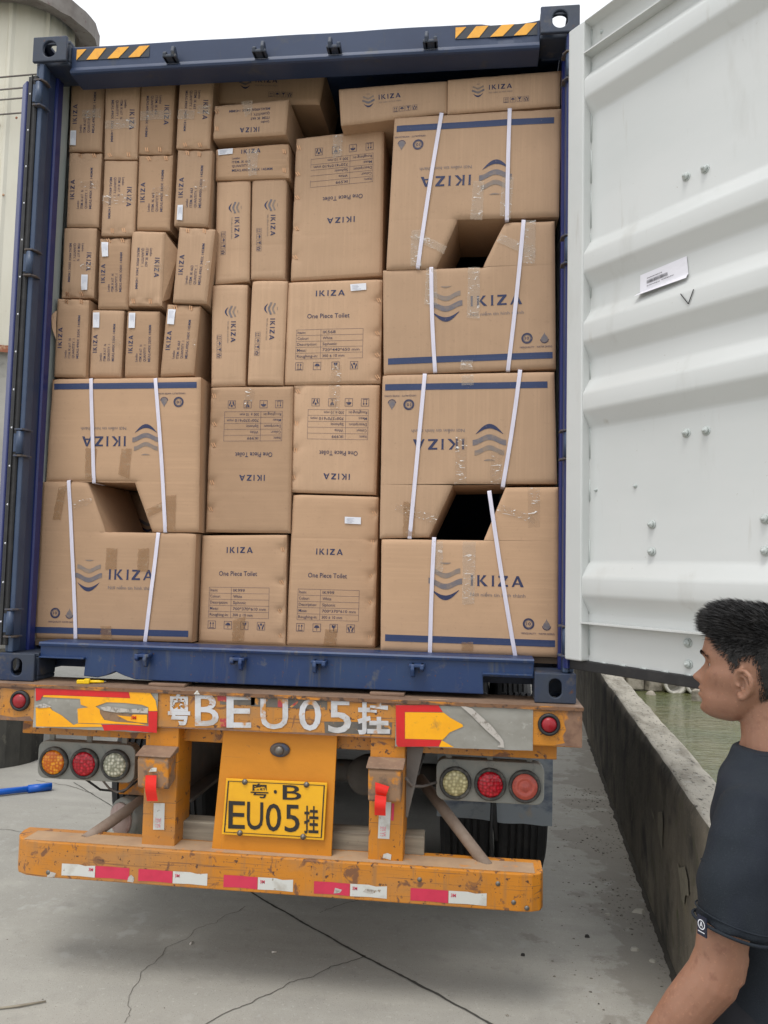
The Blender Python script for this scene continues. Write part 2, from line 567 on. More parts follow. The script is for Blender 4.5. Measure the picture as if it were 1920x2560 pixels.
def loft(mb, secs):
    """secs: list of closed loops of 3-D points with the same count"""
    n = len(secs[0])
    vs = [p for s in secs for p in s]
    fs = [(i * n + k, i * n + (k + 1) % n, (i + 1) * n + (k + 1) % n, (i + 1) * n + k) for i in range(len(secs) - 1) for k in range(n)]
    fs += [tuple(range(n - 1, -1, -1)), tuple((len(secs) - 1) * n + k for k in range(n))]
    mb.add(vs, fs)

# header with its rolled lower lip and the dent near the right casting
mb = MB()
secs = []
for i in range(61):
    x = -1.056 + 2.112 * i / 60
    dip = 0.020 * exp(-((x - 0.90) / 0.045) ** 2) + 0.010 * exp(-((x - 1.0) / 0.03) ** 2) + 0.004 * nz(x * 3, 1)
    out = 0.012 * exp(-((x - 0.90) / 0.06) ** 2)
    zt = G + 2.874 - dip
    secs.append([(x, .022, G + 2.760), (x, .016, G + 2.752), (x, .020, G + 2.743), (x, .030, G + 2.739), (x, .14, G + 2.737), (x, .14, zt), (x, .034 + out, zt), (x, .028 + out, zt - .006), (x, .030, G + 2.775)])
loft(mb, secs)
HEADER = mb.build('header_beam', 'navy', CT)
def flat(name, pts, y, m, parent, z0=G):
    me = bpy.data.meshes.new(name)
    me.from_pydata([(p[0], y, p[1] + z0) for p in pts], [], [tuple(range(len(pts)))])
    bm = bmesh.new(); bm.from_mesh(me)
    bmesh.ops.recalc_face_normals(bm, faces=bm.faces)
    for f in bm.faces:
        if f.normal.y > 0:
            f.normal_flip()
    bm.to_mesh(me); bm.free()
    return link(name, me, m, parent)
for x0 in (-1.033, 0.697):
    flat('hazard_backing', [(x0, 2.805), (x0 + .349, 2.805), (x0 + .349, 2.858), (x0, 2.858)], .0265, 'stripe_black', HEADER)
    flat('hazard_stripe', [(x0 + .001, 2.857), (x0 + .047, 2.857), (x0 + .001, 2.807)], .0245, 'stripe_yellow', HEADER)
    for bl, tl in ((.0495, .089), (.150, .199), (.250, .301)):
        flat('hazard_stripe', [(x0 + bl, 2.806), (x0 + bl + .053, 2.806), (x0 + min(tl + .053, .348), 2.857), (x0 + tl, 2.857)], .0245, 'stripe_yellow', HEADER)

# door sill with the two slots beside the castings and the dented lower edge
mb = MB()
mb.prism([(-1.056, .152), (-1.056, .098), (-.848, .100), (-.853, .026), (-.79, .022), (-.75, .032), (-.71, .050), (-.67, .034), (-.62, .020), (-.2, .018), (.3, .019), (.857, .018), (.853, .090), (1.056, .088), (1.056, .152)], .02, .075)
for i, v in enumerate(mb.v):
    mb.v[i] = (v[0], v[1], v[2] + G)
SILL = mb.build('sill_beam', 'navy_sill', CT, bevel=.004)
MB().prism([(.008, G + .150), (.004, G + .160), (.010, G + .167), (.16, G + .167), (.16, G + .152), (.02, G + .152)], -1.056, 1.056, 'x').build('threshold_plate', 'navy_sill', CT)
for a, b in ((-1.05, -.846), (.851, 1.05)):
    MB().box(a, b, -.002, .03, G + .0995, G + .1065).build('slot_lip', 'navy_sill', SILL, bevel=.002)

# cam keepers on header and sill
def keeper(x, z, flip, up):
    mb = MB()
    y = .024 if up else .022
    s = -1 if flip else 1
    mb.box(x - .032, x + .032, y - .050, y, z - .016, z - .002)
    mb.prism([(y, z - .016), (y - .05, z - .016), (y - .058, z + .006), (y - .050, z + .034), (y - .030, z + .040), (y, z + .010)], x + s * .008, x + s * .024, 'x')
    mb.prism([(y, z - .016), (y - .05, z - .016), (y - .054, z + .004), (y - .040, z + .016), (y, z + .008)], x - s * .030, x - s * .014, 'x')
    if not up:
        mb.v = [(a, b, 2 * z - c) for a, b, c in mb.v]
    mb.build('cam_keeper', 'navy_cast' if up else 'navy_sill', HEADER if up else SILL, bevel=.004)
for x, f in ((-.569, 0), (-.160, 0), (.172, 1), (.592, 1)):
    keeper(x, G + 2.780, f, True)
for x, f in ((-.577, 0), (-.163, 0), (.182, 1), (.586, 1)):
    keeper(x, G + .118, f, False)

# corner posts, rails, skin
for s in (-1, 1):
    mb = MB()
    mb.box(s * 1.190, s * 1.166, -.012, .046, G + .119, G + 2.777)
    mb.box(s * 1.212, s * 1.191, .004, .10, G + .119, G + 2.777)
    mb.build('corner_post', 'slate', CT, bevel=.006)
    mb = MB()
    mb.prism([(s * 1.214, .101), (s * 1.166, .101), (s * 1.160, .108), (s * 1.160, .150), (s * 1.166, .158), (s * 1.214, .158)], G + .119, G + 2.777, 'z')
    mb.build('post_channel', 'blue_bright', CT)
    MB().box(s * 1.19, s * 1.172, .047, .1005, G + .119, G + 2.777).build('post_web', 'navy', CT)
    MB().box(s * 1.217, s * 1.165, .175, 12.02, G + .012, G + .150).build('bottom_rail', 'navy', CT)
    MB().box(s * 1.217, s * 1.165, .175, 12.02, G + 2.815, G + 2.874).build('top_rail', 'navy', CT)
    MB().box(s * 1.217, s * 1.13, 12.02, 12.19, G + .119, G + 2.777).build('corner_post', 'navy', CT)
    prof_o, prof_i = [], []
    y = .159
    k = 0
    while y < 12.02:
        for dy, d in ((0, 0), (.072, 0), (.140, 1), (.210, 1)):
            yy = min(y + dy, 12.02)
            prof_i.append((s * (1.174 + .034 * d), yy)); prof_o.append((s * (1.181 + .034 * d), yy))
        y += .278
    n = len(prof_i)
    for nm, pr, m in (('wall_lining', prof_i, 'lining_grey'), ('side_wall', prof_o, 'navy')):
        me = bpy.data.meshes.new(nm)
        me.from_pydata([(p[0], p[1], G + .150) for p in pr] + [(p[0], p[1], G + 2.815) for p in pr], [], [(i, i + 1, n + i + 1, n + i) for i in range(n - 1)])
        link(nm, me, m, CT)
MB().box(-1.164, 1.164, .141, 12.02, G + 2.862, G + 2.868).build('roof', 'navy', CT)
MB().box(-1.164, 1.164, .161, 12.02, G + .135, G + .1645).build('floor_board', 'floor_wood', CT)
MB().box(-1.129, 1.129, 12.1, 12.19, G + .02, G + 2.86).build('front_wall', 'navy', CT)
for i in range(39):
    yy = .35 + i * .30
    MB().box(-1.164, 1.164, yy, yy + .045, G + .02, G + .134).build('cross_member', 'navy', CT)

# ---- hinges on the left post, left door folded back along the side
DL = MB().prism([(-1.2375, .000), (-1.247, -.010), (-1.285, .02), (-1.30, 1.17), (-1.262, 1.17), (-1.240, .06)], G + .155, G + 2.700, 'z').build('door', 'blue_bright', CT, bevel=.004)
DL['label'] = 'left door folded flat against the side'
MB().prism([(-1.2370, -.012), (-1.196, -.022), (-1.189, -.014), (-1.195, .03), (-1.2370, .03)], G + .150, G + 2.715, 'z').build('gasket', 'rubber', DL, bevel=.003)
MB().prism([(-1.216, -.0235), (-1.212, -.0245), (-1.212, -.017), (-1.216, -.016)], G + .150, G + 2.715, 'z').build('gasket_strip', 'rubber', DL)
for k in range(15):
    z = G + .25 + k * .17
    MB().lathe((-1.2225, -.0150, z), (0, -1, 0), [(0, .005), (.003, .004), (.004, 0)], 8).build('rivet', 'label_paper', DL)
def hinge(z, s):
    mb = MB()
    mb.tube([(s * 1.178, -.020, z - .05), (s * 1.178, -.020, z + .05)], .016, 14)
    mb.box(s * 1.205, s * 1.182, -.026, .0, z - .040, z + .040)
    h = mb.build('hinge', 'slate', CT)
    for dz in (-.062, .054):
        mb = MB()
        mb.prism([(s * 1.200, -.034), (s * 1.163, -.036), (s * 1.148, -.012), (s * 1.148, .03), (s * 1.164, .03), (s * 1.164, -.0), (s * 1.200, -.012)], z + dz, z + dz + .008, 'z')
        mb.build('hinge_lug', 'hinge_metal', h, bevel=.002)
for z in (.246, 1.032, 1.841, 2.628):
    hinge(G + z, -1)
    hinge(G + z, 1)

# ---- right door, swung open well past a right angle, inner face to the camera
DE, DA = Vector((1.170, -.040, 0)), radians(50)
DT = Vector((cos(DA), -sin(DA), 0))
DN = Vector((-sin(DA), -cos(DA), 0))
def dp(u, w, z):
    return DE + DT * u + DN * w + Vector((0, 0, G + z))
def dbox(mb, u0, u1, w0, w1, z0, z1):
    return mb.add([dp(u, w, z) for z in (z0, z1) for w in (w0, w1) for u in (u0, u1)], [(0, 2, 3, 1), (4, 5, 7, 6), (0, 1, 5, 4), (1, 3, 7, 5), (3, 2, 6, 7), (2, 0, 4, 6)])
mb = MB()
dbox(mb, 0, .086, -.052, 0, .177, 2.763)
dbox(mb, 1.080, 1.166, -.052, 0, .177, 2.763)
DR = mb.build('door', 'door_white', CT, bevel=.006)
DR['label'] = 'right door with white ribbed inner face'
prof = [(2.7625, -.003), (2.757, -.004), (2.755, -.045), (2.56, -.045), (2.514, -.004), (2.437, -.004), (2.375, -.045), (1.848, -.045), (1.788, -.004), (1.716, -.004), (1.656, -.045), (1.563, -.045), (1.503, -.004), (1.431, -.004), (1.366, -.045), (1.283, -.045), (1.223, -.004), (1.154, -.004), (1.090, -.045), (.560, -.045), (.500, -.004), (.430, -.004), (.366, -.045), (.1775, -.045)]
# soften each fold with a small radius
P2 = []
for i, (z, w) in enumerate(prof):
    if 2 < i < len(prof) - 1:
        a, b = prof[i - 1], prof[i + 1]
        la, lb = hypot(a[0] - z, a[1] - w), hypot(b[0] - z, b[1] - w)
        r = min(.010, la / 3, lb / 3)
        pa = (z + (a[0] - z) * r / la, w + (a[1] - w) * r / la)
        pb = (z + (b[0] - z) * r / lb, w + (b[1] - w) * r / lb)
        P2 += [pa, ((pa[0] + pb[0] + 2 * z) / 4, (pa[1] + pb[1] + 2 * w) / 4), pb]
    else:
        P2.append((z, w))
us = [.086 + (1.080 - .086) * i / 24 for i in range(25)]
vs, fs = [], []
for z, w in P2:
    for u in us:
        bow = .0025 * nz(u * 4, z * 3, 5)
        vs.append(dp(u, w + (bow if w < -.02 else 0), z))
nu = len(us)
for i in range(len(P2) - 1):
    for k in range(nu - 1):
        fs.append((i * nu + k, i * nu + k + 1, (i + 1) * nu + k + 1, (i + 1) * nu + k))
MB().add(vs, fs, True).build('ribbed_panel', 'door_white', DR, recalc=False)
for z0, z1 in ((2.620, 2.626), (.322, .328)):
    dbox(MB(), .0865, 1.0795, -.0445, .002, z0, z1).build('rail_flange', 'door_white', DR)
dbox(MB(), -.008, 1.172, -.064, -.0525, .170, 2.768).build('outer_skin', 'navy', DR)
dbox(MB(), -.024, 1.19, -.050, -.030, .138, .1765).build('gasket', 'rubber', DR, bevel=.003)
dbox(MB(), -.030, -.001, -.050, -.018, .138, 2.775).build('gasket', 'blue_bright', DR, bevel=.003)
dbox(MB(), -.024, 1.19, -.050, -.040, 2.7637, 2.772).build('gasket', 'rubber', DR)
mb = MB()
zz = .20
while zz < 2.74:
    L_ = random.uniform(.05, .2)
    if random.random() < .75:
        mb.tube([dp(.0885, -.0435, zz), dp(.0885, -.0430, min(zz + L_, 2.74))], .0028, 6)
    zz += L_ + random.uniform(.01, .09)
mb.build('weld_bead', 'weld', DR)
for u in [.16 + .093 * k for k in range(10)]:
    MB().tube([dp(u - .014, -.044, .1775), dp(u + .014, -.044, .1775)], .004, 6).build('weld_bead', 'weld', DR)
def bolt(u, z, s=1.0):
    mb = MB()
    c = dp(u, -.045, z)
    mb.lathe(c, DN, [(0, .0165 * s), (.003 * s, .0165 * s), (.004 * s, .0125 * s)], 16)
    mb.lathe(c + DN * (.0035 * s), DN, [(0, .0125 * s), (.009 * s, .0125 * s), (.0105 * s, .010 * s), (.011 * s, .0065 * s), (.018 * s, .006 * s), (.0195 * s, .004 * s), (.020 * s, 0)], 6)
    mb.build('bolt', 'weld', DR)
for u, z in ((.534, 1.934), (.610, 1.931), (.530, 1.012), (.608, 1.010), (.383, .698), (.383, .600), (.817, .701), (.816, .600), (.532, .287), (.534, .215), (.99, 1.934), (.99, 1.01), (.99, .25)):
    bolt(u, z)
for u, z in ((.120, .841), (.308, .843), (.14, 2.70)):
    bolt(u, z, .5)

# inspection sticker over the ribs, and the pen tick below it
ST = [(.334, 1.634), (.535, 1.644), (.544, 1.559), (.331, 1.547)]     # TL TR BR BL
def rib_w(z):
    for (za, wa), (zb, wb) in zip(prof, prof[1:]):
        if zb <= z <= za and za > zb:
            return wa + (wb - wa) * (za - z) / (za - zb)
    return -.045
vs, fs = [], []
NU, NV = 16, 14
def st_pt(a, b, off):
    u = (ST[3][0] * (1 - a) + ST[2][0] * a) * (1 - b) + (ST[0][0] * (1 - a) + ST[1][0] * a) * b
    z = (ST[3][1] * (1 - a) + ST[2][1] * a) * (1 - b) + (ST[0][1] * (1 - a) + ST[1][1] * a) * b
    w = max(rib_w(z), rib_w(z - .02), rib_w(z + .02)) if b < .15 else rib_w(z)
    return dp(u, w + off + .0016 * max(0, nz(a * 5, b * 7, 3)) + (.010 * (1 - a) * max(0, .12 - b) / .12), z)
for j in range(NV + 1):
    for i in range(NU + 1):
        vs.append(st_pt(i / NU, j / NV, .0035))
for j in range(NV):
    for i in range(NU):
        k = j * (NU + 1) + i
        fs.append((k, k + 1, k + NU + 2, k + NU + 1))
mat('sticker', (0.76, 0.75, 0.80), 0.35, bump=((60, 60, 60), 0.25, 0.004))
STK = MB().add(vs, fs, True).build('inspection_sticker', 'sticker', DR, recalc=False)
mb = MB()
rnd = random.Random(3)
a = .16
while a < .60:
    w_ = rnd.uniform(.004, .012)
    mb.add([st_pt(a, .50, .0065), st_pt(a + w_, .50, .0065), st_pt(a + w_, .64, .0065), st_pt(a, .64, .0065)], [(0, 1, 2, 3)])
    a += w_ + rnd.uniform(.004, .010)
for b_, a0, a1 in ((.72, .16, .46), (.38, .16, .44), (.40, .47, .72)):
    a = a0
    while a < a1:
        w_ = rnd.uniform(.01, .03)
        mb.add([st_pt(a, b_, .0065), st_pt(a + w_, b_, .0065), st_pt(a + w_, b_ + .03, .0065), st_pt(a, b_ + .03, .0065)], [(0, 1, 2, 3)])
        a += w_ + .008
mat('ink_black', (0.03, 0.03, 0.035), 0.5)
mb.build('printed_text', 'ink_black', STK, recalc=False)
mb = MB()
def vmark(z):
    return rib_w(z) + .004
pts = [(.540, 1.497), (.571, 1.453), (.592, 1.4985)]
for (ua, za), (ub, zb) in zip(pts, pts[1:]):
    for k in range(6):
        t0, t1 = k / 6, (k + 1) / 6
        z0, z1 = za + (zb - za) * t0, za + (zb - za) * t1
        mb.tube([dp(ua + (ub - ua) * t0, vmark(z0), z0), dp(ua + (ub - ua) * t1, vmark(z1), z1)], .0018, 5)
mb.build('pen_tick', 'ink_black', DR)
FACES = {
's11': (0.225, [(-1.167, 4.06), (-0.995, 4.055), (-0.997, 3.683), (-1.162, 3.688)]),
's12': (0.205, [(-0.981, 4.005), (-0.808, 4.0), (-0.807, 3.627), (-0.971, 3.634)]),
's13': (0.215, [(-0.808, 4.022), (-0.638, 4.017), (-0.642, 3.649), (-0.807, 3.658)]),
's14': (0.220, [(-0.617, 4.041), (-0.45, 4.036), (-0.457, 3.672), (-0.622, 3.681)]),
's21': (0.210, [(-1.151, 3.674), (-0.987, 3.665), (-0.985, 3.302), (-1.146, 3.308)]),
's22': (0.200, [(-0.966, 3.623), (-0.804, 3.615), (-0.801, 3.251), (-0.964, 3.256)]),
's23': (0.210, [(-0.8, 3.647), (-0.632, 3.642), (-0.632, 3.276), (-0.795, 3.282)]),
's24': (0.200, [(-0.604, 3.659), (-0.436, 3.652), (-0.443, 3.283), (-0.608, 3.294)]),
's31': (0.210, [(-1.156, 3.303), (-0.993, 3.298), (-0.992, 2.959), (-1.154, 2.964)]),
's32': (0.210, [(-0.976, 3.247), (-0.823, 3.245), (-0.819, 2.902), (-0.969, 2.905)]),
's33': (0.195, [(-0.81, 3.273), (-0.647, 3.262), (-0.649, 2.909), (-0.813, 2.914)]),
's34': (0.190, [(-0.578, 3.283), (-0.404, 3.268), (-0.431, 2.915), (-0.594, 2.924)]),
's41': (0.185, [(-1.159, 2.95), (-1.002, 2.943), (-0.999, 2.57), (-1.155, 2.577)]),
's42': (0.210, [(-0.997, 2.901), (-0.838, 2.897), (-0.839, 2.577), (-0.996, 2.578)]),
's43': (0.210, [(-0.821, 2.893), (-0.664, 2.888), (-0.66, 2.574), (-0.821, 2.575)]),
's44': (0.200, [(-0.625, 2.92), (-0.465, 2.908), (-0.482, 2.582), (-0.645, 2.577)]),
'b1': (0.300, [(-0.468, 4.117), (0.074, 4.083), (0.048, 3.91), (-0.454, 3.943)]),
'b2': (0.205, [(-0.434, 3.871), (-0.079, 3.886), (-0.087, 3.715), (-0.438, 3.711)]),
'b3': (0.235, [(-0.431, 3.675), (-0.082, 3.689), (-0.073, 3.523), (-0.429, 3.525)]),
'v1': (0.245, [(-0.425, 3.522), (-0.262, 3.523), (-0.251, 3.037), (-0.414, 3.025)]),
'v2': (0.250, [(-0.254, 3.527), (-0.089, 3.531), (-0.081, 3.041), (-0.245, 3.048)]),
'v3': (0.240, [(-0.425, 3.02), (-0.256, 3.02), (-0.251, 2.542), (-0.412, 2.537)]),
'v4': (0.235, [(-0.232, 3.035), (-0.064, 3.031), (-0.071, 2.543), (-0.238, 2.546)]),
't1': (0.260, [(-0.051, 3.725), (0.365, 3.755), (0.371, 3.055), (-0.057, 3.04)]),
't2': (0.245, [(-0.064, 3.027), (0.375, 3.033), (0.376, 2.551), (-0.068, 2.546)]),
't3': (0.235, [(-0.411, 2.534), (-0.024, 2.537), (-0.016, 1.866), (-0.411, 1.864)]),
't4': (0.250, [(-0.026, 2.548), (0.373, 2.546), (0.368, 2.045), (-0.025, 2.053)]),
't5': (0.230, [(-0.424, 1.848), (-0.031, 1.858), (-0.023, 1.364), (-0.423, 1.365)]),
't6': (0.245, [(-0.011, 2.042), (0.38, 2.036), (0.378, 1.366), (-0.021, 1.363)]),
'r1': (0.170, [(0.162, 3.901), (0.658, 3.914), (0.659, 3.763), (0.178, 3.725)]),
'r2': (0.165, [(0.66, 3.917), (1.159, 3.931), (1.157, 3.769), (0.661, 3.756)]),
'Lup': (0.175, [(-1.156, 2.563), (-0.44, 2.568), (-0.421, 1.86), (-0.639, 1.856), (-0.736, 2.086), (-1.164, 2.084)]),
'Llow': (0.170, [(-1.176, 2.081), (-0.956, 2.081), (-0.858, 1.854), (-0.432, 1.854), (-0.433, 1.37), (-1.177, 1.365)]),
'RU1': (0.150, [(0.425, 3.74), (1.162, 3.749), (1.155, 3.26), (0.718, 3.261), (0.625, 3.041), (0.403, 3.039)]),
'RL1': (0.155, [(0.388, 3.04), (0.829, 3.044), (0.922, 3.243), (1.137, 3.243), (1.147, 2.59), (0.402, 2.567)]),
'RU2': (0.145, [(0.398, 2.564), (1.14, 2.573), (1.155, 2.092), (0.716, 2.081), (0.615, 1.855), (0.402, 1.846)]),
'RL2': (0.135, [(0.411, 1.843), (0.85, 1.847), (0.939, 2.073), (1.159, 2.076), (1.164, 1.364), (0.418, 1.366)]),
}
STRAPS = {'Lup': [((-0.961, 2.558), (-0.922, 2.081)), ((-0.651, 2.557), (-0.574, 1.861))], 'Llow': [((-1.042, 2.083), (-0.972, 1.372)), ((-0.604, 1.85), (-0.644, 1.369))], 'RU1': [((0.637, 3.743), (0.545, 3.045)), ((0.937, 3.748), (0.931, 3.25))], 'RL1': [((0.604, 3.041), (0.629, 2.579)), ((1.003, 3.243), (0.943, 2.583))], 'RU2': [((0.585, 2.562), (0.533, 1.851)), ((0.994, 2.576), (0.927, 2.079))], 'RL2': [((0.639, 1.85), (0.63, 1.365)), ((0.87, 2.052), (0.987, 1.362))]}
TAPES = [('RU1','c',[(0.782, 3.428), (0.83, 3.424), (0.824, 3.249), (0.771, 3.254)]),
('RU1','c',[(0.908, 3.441), (0.958, 3.436), (0.946, 3.251), (0.899, 3.27)]),
('RU1','c',[(0.514, 3.212), (0.559, 3.214), (0.562, 3.048), (0.511, 3.049)]),
('RU1','c',[(0.506, 3.183), (0.565, 3.19), (0.671, 3.135), (0.658, 3.1)]),
('RL1','c',[(1.011, 3.243), (1.055, 3.245), (1.054, 3.049), (0.996, 3.054)]),
('RL1','c',[(0.906, 3.186), (1.059, 3.115), (1.054, 3.072), (0.887, 3.151)]),
('RL1','c',[(0.582, 3.04), (0.627, 3.039), (0.636, 2.875), (0.577, 2.876)]),
('RL1','c',[(0.765, 3.04), (0.816, 3.04), (0.819, 2.808), (0.763, 2.815)]),
('RL1','c',[(0.741, 2.627), (0.791, 2.627), (0.792, 2.584), (0.739, 2.585)]),
('RU2','c',[(0.744, 2.558), (0.797, 2.56), (0.797, 2.515), (0.745, 2.514)]),
('RU2','w',[(0.722, 2.29), (0.772, 2.29), (0.774, 2.085), (0.723, 2.084)]),
('RU2','w',[(0.875, 2.225), (0.928, 2.237), (0.918, 2.086), (0.871, 2.086)]),
('RU2','b',[(0.504, 2.007), (0.555, 2.005), (0.555, 1.857), (0.504, 1.856)]),
('RU2','w',[(0.471, 1.998), (0.659, 1.95), (0.642, 1.911), (0.469, 1.965)]),
('RL2','w',[(1.03, 2.071), (1.082, 2.072), (1.083, 1.906), (1.035, 1.902)]),
('RL2','w',[(0.916, 2.0), (1.06, 1.949), (1.063, 1.92), (0.902, 1.967)]),
('RL2','c',[(0.627, 1.837), (0.676, 1.838), (0.679, 1.709), (0.626, 1.708)]),
('RL2','c',[(0.761, 1.839), (0.816, 1.84), (0.814, 1.576), (0.762, 1.574)]),
('RL2','b',[(0.762, 1.413), (0.811, 1.417), (0.812, 1.377), (0.763, 1.378)]),
('Lup','b',[(-0.971, 2.24), (-0.915, 2.234), (-0.924, 2.091), (-0.967, 2.096)]),
('Lup','b',[(-0.798, 2.235), (-0.749, 2.238), (-0.756, 2.098), (-0.808, 2.117)]),
('Lup','b',[(-0.586, 2.023), (-0.529, 2.025), (-0.528, 1.862), (-0.566, 1.861)]),
('Lup','b',[(-0.669, 1.958), (-0.582, 1.999), (-0.58, 1.959), (-0.655, 1.924)]),
('Llow','b',[(-1.09, 2.054), (-1.051, 2.064), (-1.072, 1.905), (-1.111, 1.905)]),
('Llow','w',[(-1.04, 1.983), (-0.93, 2.009), (-0.923, 1.985), (-1.032, 1.946)]),
('Llow','b',[(-0.845, 1.78), (-0.793, 1.781), (-0.795, 1.686), (-0.846, 1.685)]),
('Llow','b',[(-0.694, 1.78), (-0.643, 1.784), (-0.642, 1.677), (-0.696, 1.682)]),
('Llow','b',[(-0.856, 1.43), (-0.805, 1.431), (-0.802, 1.371), (-0.853, 1.371)]),
('b2','c',[(-0.304, 3.878), (-0.248, 3.88), (-0.248, 3.825), (-0.28, 3.801)]),
('b3','c',[(-0.28, 3.658), (-0.221, 3.659), (-0.225, 3.538), (-0.263, 3.531)]),
('t1','c',[(0.128, 3.725), (0.173, 3.729), (0.171, 3.627), (0.127, 3.612)]),
('t3','w',[(-0.244, 2.529), (-0.199, 2.529), (-0.201, 2.479), (-0.246, 2.426)]),
('t4','w',[(0.14, 2.542), (0.195, 2.542), (0.193, 2.423), (0.156, 2.365)]),
('t2','w',[(0.161, 2.639), (0.199, 2.633), (0.198, 2.555), (0.14, 2.553)]),
('t5','b',[(-0.264, 1.469), (-0.206, 1.488), (-0.208, 1.378), (-0.263, 1.376)]),
('t6','b',[(0.157, 1.441), (0.211, 1.443), (0.207, 1.373), (0.15, 1.371)]),
('s11','c',[(-1.098, 3.886), (-1.004, 3.892), (-1.003, 3.846), (-1.095, 3.842)]),
('s12','c',[(-0.968, 3.816), (-0.814, 3.822), (-0.814, 3.775), (-0.966, 3.773)]),
('s13','c',[(-0.799, 3.861), (-0.644, 3.858), (-0.644, 3.815), (-0.799, 3.814)]),
('s14','c',[(-0.614, 3.864), (-0.532, 3.856), (-0.533, 3.809), (-0.616, 3.817)]),
('s14','c',[(-0.521, 3.881), (-0.459, 3.878), (-0.459, 3.831), (-0.519, 3.838)]),
('s21','w',[(-1.078, 3.523), (-0.991, 3.524), (-0.991, 3.486), (-1.077, 3.493)]),
('s22','w',[(-0.961, 3.446), (-0.81, 3.453), (-0.81, 3.403), (-0.959, 3.403)]),
('s23','w',[(-0.722, 3.476), (-0.639, 3.49), (-0.639, 3.439), (-0.72, 3.446)]),
('s24','w',[(-0.515, 3.502), (-0.448, 3.503), (-0.45, 3.449), (-0.517, 3.456)]),
('s31','w',[(-1.061, 3.127), (-0.993, 3.122), (-0.993, 3.089), (-1.059, 3.097)]),
('s33','w',[(-0.693, 3.109), (-0.652, 3.111), (-0.65, 3.063), (-0.682, 3.076)]),
('s34','w',[(-0.438, 3.111), (-0.418, 3.113), (-0.424, 3.062), (-0.439, 3.066)]),
('s42','w',[(-0.889, 2.76), (-0.843, 2.753), (-0.843, 2.721), (-0.884, 2.728)]),
('s44','w',[(-0.491, 2.749), (-0.475, 2.749), (-0.477, 2.705), (-0.491, 2.705)])]
STICKERS = [('s11',[(-1.151, 3.786), (-1.122, 3.785), (-1.12, 3.71), (-1.149, 3.713)]),
('s24',[(-0.588, 3.386), (-0.563, 3.386), (-0.563, 3.313), (-0.59, 3.316)]),
('s31',[(-1.051, 3.068), (-1.019, 3.067), (-1.019, 2.994), (-1.051, 2.996)]),
('s32',[(-0.961, 3.224), (-0.929, 3.224), (-0.922, 3.153), (-0.952, 3.152)]),
('s42',[(-0.985, 2.885), (-0.953, 2.885), (-0.951, 2.812), (-0.982, 2.813)]),
('s43',[(-0.806, 2.879), (-0.775, 2.879), (-0.775, 2.807), (-0.805, 2.807)]),
('s44',[(-0.614, 2.892), (-0.581, 2.892), (-0.583, 2.819), (-0.616, 2.822)]),
('b3',[(-0.417, 3.665), (-0.344, 3.669), (-0.345, 3.643), (-0.413, 3.638)]),
('t2',[(0.229, 3.007), (0.302, 3.012), (0.304, 2.981), (0.233, 2.975)]),
('t6',[(0.232, 1.944), (0.305, 1.942), (0.305, 1.911), (0.232, 1.914)])]
STAPLES = {'s12': [(-0.943, 3.652), (-0.849, 3.65)],
's13': [(-0.763, 3.675), (-0.698, 3.673)],
's14': [(-0.577, 3.694), (-0.505, 3.691)],
's21': [(-1.094, 3.655), (-1.024, 3.655)],
's22': [(-0.909, 3.277), (-0.852, 3.278)],
's23': [(-0.75, 3.628), (-0.664, 3.626)],
's24': [(-0.556, 3.642), (-0.499, 3.635)],
's31': [(-1.124, 2.979), (-1.053, 2.978)],
's32': [(-0.93, 3.234), (-0.861, 3.233)],
's33': [(-0.787, 2.933), (-0.704, 2.931)],
's34': [(-0.536, 3.264), (-0.456, 3.26)],
's41': [(-1.112, 2.935), (-1.039, 2.934)],
's44': [(-0.584, 2.903), (-0.51, 2.899)],
'b2': [(-0.422, 3.841), (-0.418, 3.757)],
'b3': [(-0.1, 3.65), (-0.097, 3.558)],
't1': [(-0.036, 3.678), (-0.037, 3.551), (-0.036, 3.437), (-0.035, 3.288), (-0.037, 3.151)],
't2': [(0.361, 2.935), (0.358, 2.782), (0.36, 2.681), (0.363, 2.58)],
't3': [(-0.393, 2.494), (-0.388, 2.362), (-0.387, 2.265), (-0.388, 2.092), (-0.391, 1.97)],
't4': [(-0.004, 2.517), (-0.005, 2.368), (-0.007, 2.245), (-0.012, 2.121)],
't5': [(-0.047, 1.792), (-0.048, 1.644), (-0.05, 1.518), (-0.046, 1.408)],
't6': [(0.363, 1.961), (0.358, 1.833), (0.353, 1.685), (0.353, 1.567), (0.355, 1.412)]}
# ================================================================ the cartons
PLAIN = ('small', 'v', 't')
def sur(name):
    """face record of one carton: corner quad, depth plane, dents"""
    Y, P = FACES[name]
    if len(P) == 4:
        TL, TR, BR, BL = P
    elif name == 'Llow':
        TL, BR, BL = P[0], P[4], P[5]; TR = (TL[0] + BR[0] - BL[0], TL[1] + BR[1] - BL[1])
    elif name == 'Lup':
        TL, TR, BR = P[0], P[1], P[2]; BL = (TL[0] + BR[0] - TR[0], TL[1] + BR[1] - TR[1])
    elif name in ('RU1', 'RU2'):
        TL, TR, BL = P[0], P[1], P[5]; BR = (TR[0] + BL[0] - TL[0], TR[1] + BL[1] - TL[1])
    else:
        TR, BR, BL = P[3], P[4], P[5]; TL = (BL[0] + TR[0] - BR[0], BL[1] + TR[1] - BR[1])
    W = (hypot(TR[0] - TL[0], TR[1] - TL[1]) + hypot(BR[0] - BL[0], BR[1] - BL[1])) / 2
    H = (hypot(TL[0] - BL[0], TL[1] - BL[1]) + hypot(TR[0] - BR[0], TR[1] - BR[1])) / 2
    return dict(Y=Y, P=P, q=(BL, BR, TR, TL), W=W, H=H, seed=sum(map(ord, name)) * .37)

